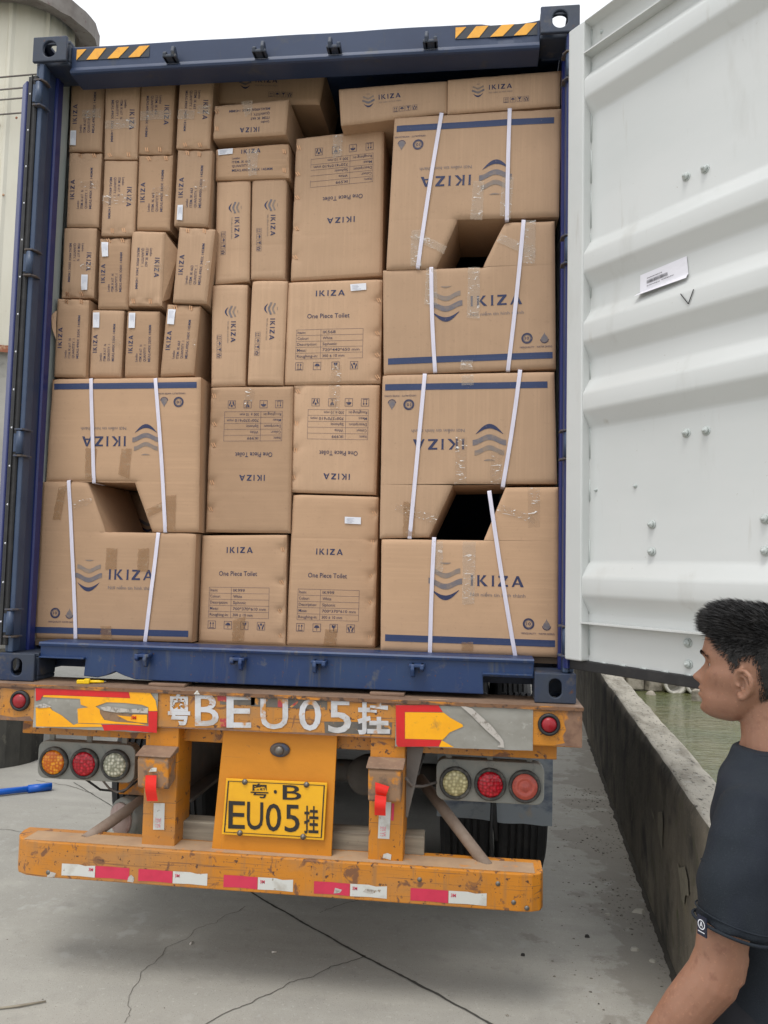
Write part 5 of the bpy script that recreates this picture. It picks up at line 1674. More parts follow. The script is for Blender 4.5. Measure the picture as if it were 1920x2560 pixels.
# ================================================================ yard, wall, pond
def wall_x(y):
    """x of the foot of the concrete wall at depth y"""
    return 1.6715 + .0577 * y
def ground_mat():
    m = mat('yard_concrete', srgb(166, 163, 154), 0.8,
            layers=[(.55, 5, srgb(154, 151, 143), 0.35, 0.7), (2.6, 6, srgb(172, 169, 160), 0.48, 0.72), (7, 6, srgb(142, 139, 132), 0.56, 0.80), ((.6, 5.5, 1), 4, srgb(156, 153, 145), 0.45, 0.7), (42, 3, srgb(178, 175, 166), 0.60, 0.75), (1.3, 5, srgb(128, 125, 118), 0.60, 0.78), (150, 2, srgb(112, 109, 103), 0.62, 0.74), (320, 2, srgb(190, 186, 176), 0.62, 0.74)],
            bump=([9, 70, 240], 0.16, 0.006), spec=0.35)
    nt = m.node_tree
    bs = nt.nodes['Principled BSDF']
    src = bs.inputs['Base Color'].links[0].from_socket
    tc = [n for n in nt.nodes if n.type == 'TEX_COORD'][0]
    sep = nt.nodes.new('ShaderNodeSeparateXYZ')
    nt.links.new(tc.outputs['Object'], sep.inputs[0])
    def math(op, a, b=None):
        n = nt.nodes.new('ShaderNodeMath')
        n.operation = op
        for i, v in enumerate((a, b)):
            if v is None:
                continue
            if isinstance(v, (int, float)):
                n.inputs[i].default_value = v
            else:
                nt.links.new(v, n.inputs[i])
        return n.outputs[0]
    # damp silt washed out along the foot of the wall: distance to the wall plus noise
    dist = math('SUBTRACT', math('MULTIPLY_ADD', sep.outputs['Y'], .0577), sep.outputs['X'])
    dist.node.inputs[0].links[0].from_node.inputs[2].default_value = 1.6715
    n1 = nt.nodes.new('ShaderNodeTexNoise')
    n1.inputs['Scale'].default_value = 2.1
    n1.inputs['Detail'].default_value = 7
    n1.inputs['Roughness'].default_value = .62
    nt.links.new(tc.outputs['Object'], n1.inputs['Vector'])
    lim = math('MULTIPLY', math('SUBTRACT', n1.outputs['Fac'], .40), 2.6)
    f = math('SUBTRACT', lim, dist)
    mr = nt.nodes.new('ShaderNodeMapRange')
    mr.inputs['From Min'].default_value = -.02
    mr.inputs['From Max'].default_value = .06
    mr.inputs['To Max'].default_value = .45
    nt.links.new(f, mr.inputs['Value'])
    mx = nt.nodes.new('ShaderNodeMix')
    mx.data_type = 'RGBA'
    nt.links.new(mr.outputs[0], mx.inputs[0])
    nt.links.new(src, mx.inputs[6])
    mx.inputs[7].default_value = (*srgb(120, 113, 102), 1)
    # chalky scuffs
    n2 = nt.nodes.new('ShaderNodeTexNoise')
    n2.inputs['Scale'].default_value = 11
    n2.inputs['Detail'].default_value = 6
    nt.links.new(tc.outputs['Object'], n2.inputs['Vector'])
    n3 = nt.nodes.new('ShaderNodeTexNoise')
    n3.inputs['Scale'].default_value = 1.15
    n3.inputs['Detail'].default_value = 2
    nt.links.new(tc.outputs['Object'], n3.inputs['Vector'])
    s1 = nt.nodes.new('ShaderNodeMapRange')
    s1.inputs['From Min'].default_value = .56
    s1.inputs['From Max'].default_value = .66
    nt.links.new(n2.outputs['Fac'], s1.inputs['Value'])
    s2 = nt.nodes.new('ShaderNodeMapRange')
    s2.inputs['From Min'].default_value = .52
    s2.inputs['From Max'].default_value = .62
    s2.inputs['To Max'].default_value = .5
    nt.links.new(n3.outputs['Fac'], s2.inputs['Value'])
    mx2 = nt.nodes.new('ShaderNodeMix')
    mx2.data_type = 'RGBA'
    nt.links.new(math('MULTIPLY', s1.outputs[0], s2.outputs[0]), mx2.inputs[0])
    nt.links.new(mx.outputs[2], mx2.inputs[6])
    mx2.inputs[7].default_value = (*srgb(182, 181, 176), 1)
    nt.links.new(mx2.outputs[2], bs.inputs['Base Color'])
ground_mat()
me = bpy.data.meshes.new('ground')
me.from_pydata([(-400, -60, 0), (wall_x(-60) + .1, -60, 0), (wall_x(16) + .1, 16, 0), (400, 16, 0), (400, 600, 0), (-400, 600, 0)], [], [(0, 1, 2, 3, 4, 5)])
GR = link('ground', me, 'yard_concrete')
tag(GR, kind='structure')
mat('crack', srgb(98, 95, 88), 0.9)
mat('joint', srgb(70, 68, 63), 0.9)
def crack(pts, w, m, wob):
    L, R_ = [], []
    fine = []
    for a, b in zip(pts, pts[1:]):
        n = max(3, int(hypot(b[0] - a[0], b[1] - a[1]) / .018))
        fine += [(a[0] + (b[0] - a[0]) * i / n, a[1] + (b[1] - a[1]) * i / n) for i in range(n)]
    fine.append(pts[-1])
    fine = [(x + wob * nz(x * 9, y * 9, 1) + wob * .4 * nz(x * 40, y * 40, 1), y + wob * nz(x * 9, y * 9, 2) + wob * .4 * nz(x * 40, y * 40, 2)) for x, y in fine]
    vs = []
    for i, p in enumerate(fine):
        q = fine[min(i + 1, len(fine) - 1)]; r = fine[max(i - 1, 0)]
        d = Vector((q[0] - r[0], q[1] - r[1])).normalized()
        ww = w * (.55 + .6 * abs(nz(p[0] * 30, p[1] * 30, 5)) + .25 * nz(p[0] * 4, p[1] * 4, 8))
        vs += [(p[0] - d.y * ww, p[1] + d.x * ww, .0022), (p[0] + d.y * ww, p[1] - d.x * ww, .0022)]
    MB().add(vs, [(2 * i, 2 * i + 1, 2 * i + 3, 2 * i + 2) for i in range(len(fine) - 1)]).build('ground_joint' if m == 'joint' else 'ground_crack', m, GR, recalc=False)
crack([(-.80, 1.36), (-.28, .89), (-.03, .67), (.36, .34), (.60, .16), (.90, -.09), (1.5, -.60)], .0085, 'joint', .006)
crack([(-.17, -.26), (-.01, -.07), (.18, .19), (.36, .35)], .0034, 'crack', .030)
crack([(-.45, -.31), (-.53, -.12), (-.54, .15), (-.47, .47), (-.31, .76)], .0018, 'crack', .030)
crack([(-2.28, 2.74), (-1.73, 2.23), (-1.37, 1.89), (-.8, 1.36)], .0050, 'joint', .005)
crack([(-2.6, 2.75), (-2.25, 2.62), (-2.0, 2.5)], .0040, 'crack', .03)
crack([(-2.75, 1.75), (-2.2, 1.62), (-1.75, 1.55), (-1.4, 1.75)], .0030, 'crack', .03)
crack([(.05, .75), (.25, .95), (.4, 1.3)], .0022, 'crack', .03)

# concrete wall along the pond
mat('wall_mossy', srgb(120, 112, 97), 0.9, layers=[((2.2, 2.2, 1.6), 7, srgb(92, 86, 74), 0.38, 0.60), ((3.4, 3.4, 3.0), 8, srgb(58, 55, 49), 0.48, 0.64), ((24, 24, 1.2), 3, srgb(84, 78, 67), 0.55, 0.80), ((1.6, 1.6, 1.6), 6, srgb(128, 118, 96), 0.56, 0.70), (10, 7, srgb(82, 82, 58), 0.57, 0.70), (60, 4, srgb(136, 128, 112), 0.64, 0.76), (150, 2, srgb(50, 48, 44), 0.64, 0.74)], bump=([6, 40], 0.4, 0.012))
mat('wall_top', srgb(184, 177, 162), 0.9, layers=[((9, 3, 9), 6, srgb(142, 135, 121), 0.45, 0.65), ((50, 18, 50), 4, srgb(82, 77, 69), 0.58, 0.66), (24, 5, srgb(186, 182, 172), 0.58, 0.75)], bump=([30, 110], 0.6, 0.010))
mat('plaster_scar', srgb(122, 116, 100), 0.9, layers=[(30, 4, srgb(108, 102, 88), 0.45, 0.7)])
vs, fs = [], []
ys = [-6 + .11 * i for i in range(200)]
zs = [0, .015, .05, .1, .2, .3, .4, .5, .6, .68, .74, .78, .80, .812]
for y in ys:
    for z in zs:
        vs.append((wall_x(y) + .012 * nz(y * 1.2, z * 2, 1) + .004 * nz(y * 9, z * 9, 2) + (.012 * max(0, (z - .78) / .032)), y, z if z < .8 else z + .006 * nz(y * 7, 3)))
    for k, w in enumerate((.03, .07, .12, .165, .18)):
        vs.append((wall_x(y) + w + .006 * nz(y * 6, w * 30, 7) * (k == 4), y, .818 + .008 * nz(y * 5, w * 20, 4) - .004 * (k == 4)))
    vs.append((wall_x(y) + .185, y, .4))
    vs.append((wall_x(y) + .19, y, -1.2))
m_ = len(zs) + 7
for i in range(len(ys) - 1):
    for k in range(m_ - 1):
        fs.append((i * m_ + k, (i + 1) * m_ + k, (i + 1) * m_ + k + 1, i * m_ + k + 1))
nz_ = len(zs)
mb = MB().add(vs, fs, True)
WALL = mb.build('pond_wall', 'wall_mossy', None, recalc=False)
WALL.data.materials.append(MATS['wall_top'])
for p in WALL.data.polygons:
    k = (p.index % (m_ - 1))
    if nz_ - 1 <= k <= nz_ + 3:
        p.material_index = 1
tag(WALL, 'low mossy concrete wall with a pale rough top along the pond', 'wall')
for pts in ([(.856, .557), (.72, .598), (.69, .548), (.70, .429), (.76, .439), (.837, .488)], [(.313, .505), (.255, .504), (.16, .543), (.10, .511), (.08, .459), (.147, .436), (.175, .384), (.243, .388), (.256, .451)], [(1.086, .51), (.978, .502), (.937, .476), (1.0, .483)], [(1.80, .31), (1.775, .306), (1.806, .228), (1.83, .227)]):
    me = bpy.data.meshes.new('plaster_scar')
    me.from_pydata([(wall_x(a) + .012 * nz(a * 1.2, b * 2, 1) + .004 * nz(a * 9, b * 9, 2) - .007, a, b) for a, b in pts], [], [tuple(range(len(pts)))])
    link('plaster_scar', me, 'plaster_scar', WALL)

# debris along the foot of the wall
mat('debris', srgb(120, 114, 104), 0.95, layers=[(30, 3, srgb(78, 74, 68), 0.45, 0.6), (50, 2, srgb(170, 164, 152), 0.60, 0.7)])
rnd = random.Random(11)
def chip(mb, x, y, s, flatn=.4):
    a = rnd.uniform(0, pi)
    n = rnd.randint(4, 6)
    r = [s * rnd.uniform(.6, 1.1) for _ in range(n)]
    el = rnd.uniform(.45, 1)
    h = s * flatn * rnd.uniform(.5, 1.2)
    base = [(x + r[k] * cos(a + 2 * pi * k / n), y + el * r[k] * sin(a + 2 * pi * k / n)) for k in range(n)]
    vs = [(p[0], p[1], .0) for p in base] + [(x + (p[0] - x) * .7, y + (p[1] - y) * .7, h * rnd.uniform(.7, 1.2)) for p in base]
    mb.add(vs, [tuple(range(n, 2 * n))] + [(k, (k + 1) % n, n + (k + 1) % n, n + k) for k in range(n)])
mb = MB()
for _ in range(950):
    y = rnd.uniform(-.3, 3.4)
    d = abs(rnd.gauss(0, .20)) + .01
    if nz(y * 2.2, d * 3, 6) < -.12 and d > .06:
        continue
    chip(mb, wall_x(y) - d, y, rnd.choice([.003, .004, .005, .006, .009]))
for _ in range(120):
    chip(mb, rnd.uniform(-2.2, 1.5), rnd.uniform(-.5, 3.0), rnd.choice([.002, .003, .005]))
tag(mb.build('debris', 'debris', None), 'loose grit and crumbs of plaster along the foot of the wall', 'debris', kind='stuff')
# dark moss and silt line in the angle between wall and yard
mat('silt', srgb(64, 60, 52), 0.95, bump=(80, 0.8, 0.01))
vs, fs = [], []
for i in range(260):
    y = -1.2 + i * .025
    w = .022 + .016 * nz(y * 7, 1) + .008 * nz(y * 31, 2)
    vs += [(wall_x(y) - max(w, .006), y, .0015), (wall_x(y) - max(w, .006) * .4, y, .012 + .006 * nz(y * 20, 3)), (wall_x(y) + .014, y, .018)]
for i in range(259):
    for k in (0, 1):
        fs.append((i * 3 + k, i * 3 + k + 1, i * 3 + k + 4, i * 3 + k + 3))
tag(MB().add(vs, fs, True).build('silt', 'silt', None, recalc=False), 'dark strip of silt and moss where the wall meets the yard', 'silt', kind='stuff')
mat('plaster_chip', srgb(176, 172, 160), 0.9, bump=(60, 0.4, 0.004))
for k, (x, y, s, lab) in enumerate(((1.665, 1.05, .042, 'largest flat white plaster chip lying against the foot of the wall'), (1.565, .62, .026, 'rounded pale stone a little away from the wall, nearest the man'), (1.50, .985, .020, 'small pale plaster chip left of the largest one'), (1.62, .52, .020, 'grey stone among the crumbs near the wall'), (1.28, 1.55, .016, 'small white fragment on the clear concrete beside the trailer wheel'))):
    mb = MB()
    chip(mb, x, y, s, .45)
    tag(mb.build('plaster_chip', 'plaster_chip', None, bevel=.002), lab, 'stone', 'loose chips beside the wall')
mat('leaf_black', (0.03, 0.028, 0.025), 0.8)
for x, y, lab in ((1.05, .48, 'dark dry scrap on the open concrete right of the bumper'), (1.36, .715, 'dark dry scrap between the bumper end and the wall')):
    mb = MB(); chip(mb, x, y, .016, .6)
    tag(mb.build('dry_scrap', 'leaf_black', None), lab, 'scrap', 'dry scraps on the concrete')
mat('butt', srgb(206, 200, 190), 0.8)
for x, y, a, lab in ((-.05, .32, .3, 'white cigarette end on the concrete in front of the bumper middle'), (-.44, .34, 1.4, 'white cigarette end on the concrete, farther left')):
    c, s = cos(a) * .011, sin(a) * .011
    tag(MB().tube([(x - c, y - s, .0042), (x + c, y + s, .0042)], .004, 8).build('cigarette_end', 'butt', None), lab, 'cigarette', 'cigarette ends on the concrete')
tag(MB().tube([(-.98, -.30, .006), (-.90, -.27, .008), (-.82, -.22, .006)], [.004, .005, .003], 6).build('twig', 'timber_grey', None), 'short brown twig on the concrete at the bottom left', 'twig')

# pond
def water_mat():
    m = mat('pond_water', srgb(92, 96, 58), 0.05, layers=[(.8, 4, srgb(76, 84, 52), 0.4, 0.7), (.35, 3, srgb(104, 98, 64), 0.5, 0.7)], spec=0.5)
    nt = m.node_tree
    bs = nt.nodes['Principled BSDF']
    tc = [n for n in nt.nodes if n.type == 'TEX_COORD'][0]
    prev = None
    for sc, st in (((1.6, 5.0, 1), .34), ((6, 18, 1), .30)):
        mp = nt.nodes.new('ShaderNodeMapping')
        mp.inputs['Scale'].default_value = sc
        mp.inputs['Rotation'].default_value = (0, 0, .25)
        nt.links.new(tc.outputs['Object'], mp.inputs[0])
        n = nt.nodes.new('ShaderNodeTexNoise')
        n.inputs['Scale'].default_value = 1
        n.inputs['Detail'].default_value = 3
        n.inputs['Distortion'].default_value = .6
        nt.links.new(mp.outputs[0], n.inputs['Vector'])
        bp = nt.nodes.new('ShaderNodeBump')
        bp.inputs['Strength'].default_value = st
        bp.inputs['Distance'].default_value = .10
        nt.links.new(n.outputs['Fac'], bp.inputs['Height'])
        if prev:
            nt.links.new(prev, bp.inputs['Normal'])
        prev = bp.outputs[0]
    nt.links.new(prev, bs.inputs['Normal'])
water_mat()
me = bpy.data.meshes.new('pond_water')
me.from_pydata([(wall_x(-60) + .15, -60, -.4), (60, -60, -.4), (60, 16, -.4), (wall_x(16) + .15, 16, -.4)], [], [(0, 1, 2, 3)])
tag(link('pond_water', me, 'pond_water'), kind='structure')
me = bpy.data.meshes.new('pond_bed')
me.from_pydata([(-2, -60, -1.3), (60, -60, -1.3), (60, 20, -1.3), (-2, 20, -1.3)], [], [(0, 1, 2, 3)])
mat('mud', srgb(84, 80, 60), 0.95)
tag(link('terrain_pond_bed', me, 'mud'), kind='structure')
# far bank; unseen trees added on it to keep the pond's reflection dark
mat('bank', srgb(112, 106, 92), 0.95, layers=[(1.5, 6, srgb(90, 92, 60), 0.42, 0.62), (9, 5, srgb(140, 134, 120), 0.55, 0.7)], bump=(6, 0.6, 0.05))
vs, fs = [], []
bx_ = [2.2 + .5 * i for i in range(90)]
for x in bx_:
    for j, (dy, z) in enumerate(((0, -.9), (.25, -.35), (.6, -.05), (1.4, .55), (3.0, 1.1), (6.0, 1.3), (9, 0.0))):
        vs.append((x, 11.75 + dy + .4 * nz(x * .5, j, 2) + .05 * (x - 2), z + .14 * nz(x * 1.3, j * 2, 4)))
for i in range(len(bx_) - 1):
    for j in range(6):
        k = i * 7 + j
        fs.append((k, k + 7, k + 8, k + 1))
tag(MB().add(vs, fs, True).build('terrain_far_bank', 'bank', None, recalc=False), kind='structure')
mat('rubble', srgb(158, 150, 136), 0.9, layers=[(6, 5, srgb(110, 104, 92), 0.45, 0.65)], bump=(20, 0.5, 0.02))
mat('pipe_concrete', srgb(196, 192, 182), 0.85, layers=[(9, 5, srgb(140, 136, 124), 0.5, 0.7)])
rnd = random.Random(5)
for k, (x, y, z, s, lab) in enumerate(((3.30, 11.95, -.36, .17, 'square concrete block at the far water edge, leftmost'), (3.64, 11.9, -.36, .15, 'square concrete block at the far water edge, second from the left'), (3.97, 11.9, -.38, .14, 'square concrete block at the far water edge beside the pipe ring'), (3.86, 11.45, -.42, .10, 'pale boulder lying in the shallow water before the blocks'), (4.95, 11.6, -.42, .12, 'pale boulder in the shallow water right of the pipe rings'))):
    mb = MB()
    if k < 3:
        mb.obox((x, y, z + s), (cos(.2 * k), sin(.2 * k), 0), (-sin(.2 * k), cos(.2 * k), 0), (0, 0, 1), s, s * .8, s * 1.1)
    else:
        mb.lathe((x, y, z - .05), (0, 0, 1), [(0, s * 1.1), (s * .7, s * 1.0), (s * 1.2, s * .6), (s * 1.4, 0)], 9)
        mb.v = [(a + .03 * nz(a * 9, b * 9, c * 9), b, c) for a, b, c in mb.v]
    tag(mb.build('rubble_block', 'rubble', None, bevel=.02), lab, 'rubble', 'rubble on the far bank')
for x, lab in ((4.35, 'round concrete pipe ring at the far water edge, left one'), (4.72, 'round concrete pipe ring at the far water edge, right one')):
    tag(MB().lathe((x, 11.75, -.22), (.15, -1, 0), [(-.3, .20), (0, .22), (.02, .22), (.02, .165), (-.3, .165)], 24).build('pipe_ring', 'pipe_concrete', None), lab, 'pipe', 'pipe rings on the far bank')
t = MB().prism([(4.40, 10.9), (4.95, 10.75), (5.1, 11.0), (4.6, 11.3)], -.46, -.22, 'z').build('floating_board', 'rubble', None, bevel=.02)
tag(t, 'flat grey slab sticking out of the water left of the man', 'slab')
def leaf_mat(name, a, b):
    mat(name, a, 0.6, layers=[(3, 3, b, 0.35, 0.65)])
leaf_mat('leaf', (0.055, 0.085, 0.025), (0.09, 0.11, 0.035))
mat('bark', (0.10, 0.08, 0.06), 0.9)
rnd = random.Random(21)
for k, (x, y, h, w, lab) in enumerate(((5.2, 17.2, 5.2, 2.0, 'unseen bushy tree added on the far bank, left one'), (9.0, 17.6, 6.0, 2.4, 'unseen bushy tree added on the far bank, second from the left'), (13.4, 18.0, 5.4, 2.3, 'unseen bushy tree added on the far bank, third from the left'), (18.4, 18.6, 6.4, 2.6, 'unseen bushy tree added on the far bank, right one'))):
    r = thing('added_bank_tree', lab, 'tree', (x, y, .6), 'trees added on the far bank')
    mb = MB().tube([(x, y, .4), (x + .1, y, 1.8), (x - .1, y + .1, h * .7)], [.16, .11, .05], 8)
    for a in range(5):
        t = a * 1.3
        mb.tube([(x, y, 1.5 + a * .4), (x + cos(t) * w * .6, y + sin(t) * w * .6, 2.4 + a * .5)], [.06, .02], 6)
    mb.build('trunk', 'bark', r)
    vs, fs = [], []
    clumps = [(x + rnd.gauss(0, w * .42), y + rnd.gauss(0, w * .42), h * .58 + rnd.gauss(0, h * .19)) for _ in range(34)]
    for _ in range(2600):
        c = rnd.choice(clumps)
        p = Vector((c[0] + rnd.gauss(0, .33), c[1] + rnd.gauss(0, .33), max(.9, c[2] + rnd.gauss(0, .28))))
        d = Vector((rnd.gauss(0, 1), rnd.gauss(0, 1), rnd.gauss(0, .7))).normalized()
        e = d.orthogonal().normalized()
        s = rnd.uniform(.06, .12)
        o_ = len(vs)
        vs += [p - d * s, p + e * s * .45, p + d * s, p - e * s * .45]
        fs.append((o_, o_ + 1, o_ + 2, o_ + 3))
    MB().add(vs, fs).build('crown', 'leaf', r, recalc=False)

# ================================================================ building at the left
mat('cream_metal', srgb(216, 212, 196), 0.5, layers=[((2, 2, .6), 5, srgb(204, 199, 180), 0.42, 0.68), ((9, 9, 1.2), 5, srgb(200, 188, 160), 0.62, 0.82), (36, 4, srgb(150, 90, 60), 0.74, 0.80)])
mat('grey_plaster', srgb(184, 181, 172), 0.9, layers=[((1.4, 1.4, .8), 5, srgb(150, 148, 140), 0.40, 0.66), (7, 6, srgb(132, 130, 122), 0.58, 0.74)], bump=(9, 0.4, 0.01))
mat('plinth_dark', srgb(84, 82, 76), 0.95, layers=[((3, 3, 1.2), 6, srgb(52, 52, 50), 0.42, 0.62), (14, 5, srgb(116, 112, 100), 0.60, 0.76)], bump=(9, 0.5, 0.012))
mat('roof_fascia', srgb(134, 128, 122), 0.7, layers=[((5, 5, 5), 5, srgb(112, 104, 98), 0.42, 0.66), (16, 5, srgb(98, 62, 62), 0.60, 0.72)])
mat('rust_trim', srgb(150, 92, 66), 0.8, layers=[(20, 5, srgb(190, 160, 130), 0.5, 0.65)])
BD = thing('metal_shed', 'cream corrugated metal building on a grey plaster storey at the left edge', 'building', (-5, 5, 0))
def plan(off):
    """outline of the building seen from above: long front, rounded corner, side running back"""
    pts = [(-9.0, 2.92 - off)]
    x = -9.0
    cx_, cy_, r = -3.36, 3.32, .40 + off
    for i in range(9):
        a = -pi / 2 + i / 8 * radians(128)
        pts.append((cx_ + r * cos(a), cy_ + r * sin(a)))
    a = -pi / 2 + radians(128)
    d = (-sin(a), cos(a))
    e = pts[-1]
    pts.append((e[0] + d[0] * 6, e[1] + d[1] * 6))
    return pts
def skin(pl_, z0, z1, rib=None):
    """vertical sheet along a plan line, with standing ribs"""
    line = []
    for a, b in zip(pl_, pl_[1:]):
        L = hypot(b[0] - a[0], b[1] - a[1])
        n = max(1, int(L / .02)) if rib else 1
        line += [(a[0] + (b[0] - a[0]) * i / n, a[1] + (b[1] - a[1]) * i / n, (b[0] - a[0]) / L, (b[1] - a[1]) / L) for i in range(n)]
    line.append((*pl_[-1], line[-1][2], line[-1][3]))
    vs, s, last = [], 0, None
    for x, y, dx, dy in line:
        if last:
            s += hypot(x - last[0], y - last[1])
        last = (x, y)
        o_ = 0
        if rib:
            ph = (s % rib) / rib
            o_ = .022 if ph < .10 else (.004 if .48 < ph < .52 else 0)
        vs += [(x + dy * o_, y - dx * o_, z0), (x + dy * o_, y - dx * o_, z1)]
    return MB().add(vs, [(2 * i, 2 * i + 2, 2 * i + 3, 2 * i + 1) for i in range(len(line) - 1)])
skin(plan(0), 3.50, 6.60, .30).build('metal_cladding', 'cream_metal', BD, recalc=False)
skin(plan(-.05), .95, 3.52).build('plaster_wall', 'grey_plaster', BD, recalc=False)
skin(plan(.03), 0, .98).build('plinth', 'plinth_dark', BD, recalc=False)
skin(plan(.012), 3.47, 3.53).build('rust_trim', 'rust_trim', BD, recalc=False)
# curved fascia with a ragged lower edge, and the roof slab
P0, P1 = plan(.05), plan(.21)
fine0, fine1 = [], []
for (a, b), (c, d) in zip(zip(P0, P0[1:]), zip(P1, P1[1:])):
    n = max(2, int(hypot(b[0] - a[0], b[1] - a[1]) / .06))
    for i in range(n):
        t = i / n
        fine0.append((a[0] + (b[0] - a[0]) * t, a[1] + (b[1] - a[1]) * t))
        fine1.append((c[0] + (d[0] - c[0]) * t, c[1] + (d[1] - c[1]) * t))
vs, fs = [], []
for (x0, y0), (x1, y1) in zip(fine0, fine1):
    w = .035 * nz(x0 * 4, y0 * 4, 3) + .016 * nz(x0 * 17, y0 * 17, 1)
    vs += [(x0, y0, 6.54), (x1, y1, 6.50 + w), (x1, y1, 6.66 + w * .5), (x0, y0, 6.74)]
for i in range(len(fine0) - 1):
    for k in range(3):
        fs.append((i * 4 + k, i * 4 + k + 4, i * 4 + k + 5, i * 4 + k + 1))
fs.append(tuple(i * 4 + 3 for i in range(len(fine0))))
MB().add(vs, fs).build('roof_fascia', 'roof_fascia', BD, recalc=False)
rnd = random.Random(9)
for k in range(16):
    x = -4.3 + k * .08
    z = rnd.uniform(3.7, 6.2)
    MB().lathe((x, 2.915, z), (0, -1, 0), [(0, .012), (.004, .010), (.006, 0)], 8).build('cladding_screw', 'rust_trim', BD)
# service wires across the front of the building
for k, (z0, z1) in enumerate(((5.80, 5.81), (5.69, 5.70), (5.60, 5.61), (5.47, 5.48))):
    w = MB().tube([(-6, 2.80, z0 - .01), (-3.5, 2.80, z0), (-2.9, 2.80, z1 + .01), (-2.6, 2.86, z1 + .02)], .007, 6).build('service_wire', 'chassis_grey', None)
    tag(w, ('topmost', 'second from the top', 'third from the top', 'lowest')[k] + ' of the four thin wires along the cream building', 'wire', 'wires along the cream building')
mat('blue_pipe', srgb(20, 92, 190), 0.35)
bp_ = thing('water_pipe', 'blue plastic pipe on the ground at the left edge', 'pipe', (-2.6, 2.3, 0))
MB().tube([(-4.2, 1.10, .03), (-2.60, 2.30, .03), (-2.37, 2.475, .03)], .022, 14).build('pipe', 'blue_pipe', bp_)
MB().tube([(-2.46, 2.405, .03), (-2.33, 2.505, .03)], .028, 14).build('pipe_socket', 'blue_pipe', bp_)
# ================================================================ the man watching at the right
mat('skin', srgb(150, 111, 90), 0.5, layers=[(6, 4, srgb(139, 99, 79), 0.40, 0.68), ((45, 45, 45), 4, srgb(126, 87, 70), 0.56, 0.78), (160, 2, srgb(162, 118, 94), 0.6, 0.75)], sss=0.12, bump=([90, 300], 0.12, 0.002), spec=0.4)
mat('tshirt', srgb(36, 41, 47), 0.85, layers=[(5, 4, srgb(42, 47, 54), 0.45, 0.7), (300, 2, srgb(46, 51, 57), 0.55, 0.75), ((9, 9, 3), 4, srgb(33, 37, 46), 0.5, 0.7)], bump=([(8, 8, 4), 400], 0.25, 0.008), spec=0.2)
mat('trousers', srgb(34, 35, 40), 0.9, bump=((12, 12, 4), 0.3, 0.01))
mat('hair', (0.014, 0.013, 0.013), 0.5, layers=[(40, 2, (0.034, 0.031, 0.030), 0.5, 0.7)], spec=0.35)
mat('shoe', (0.03, 0.03, 0.033), 0.6)
mat('eye_white', srgb(200, 190, 180), 0.3)
mat('tag_navy', srgb(24, 28, 48), 0.6)

MO = Vector((1.395, -1.489, 0))
PHI = radians(35)
R2, F2 = Vector((.9929, .1187, 0)).normalized(), Vector((-.12, .99, 0)).normalized()
MF = (-R2 * cos(PHI) + F2 * sin(PHI)).normalized()
ML = Vector((-MF.y, MF.x, 0))
def B(f, l, z):
    return MO + MF * f + ML * l + Vector((0, 0, z))
MAN = thing('person', 'man in a faded black T-shirt with short black hair, looking at the load', 'person', (MO.x, MO.y, 0))

def interp(tab, x):
    tab = sorted(tab)
    if x <= tab[0][0]:
        return tab[0][1:]
    for i in range(len(tab) - 1):
        a, b = tab[i], tab[i + 1]
        if a[0] <= x <= b[0]:
            t = (x - a[0]) / (b[0] - a[0])
            p = tab[max(i - 1, 0)]; n = tab[min(i + 2, len(tab) - 1)]
            out = []
            for k in range(1, len(a)):
                m0 = (b[k] - p[k]) / max(b[0] - p[0], 1e-6) * (b[0] - a[0])
                m1 = (n[k] - a[k]) / max(n[0] - a[0], 1e-6) * (b[0] - a[0])
                out.append((2 * t**3 - 3 * t**2 + 1) * a[k] + (t**3 - 2 * t**2 + t) * m0 + (-2 * t**3 + 3 * t**2) * b[k] + (t**3 - t**2) * m1)
            return out
    return tab[-1][1:]

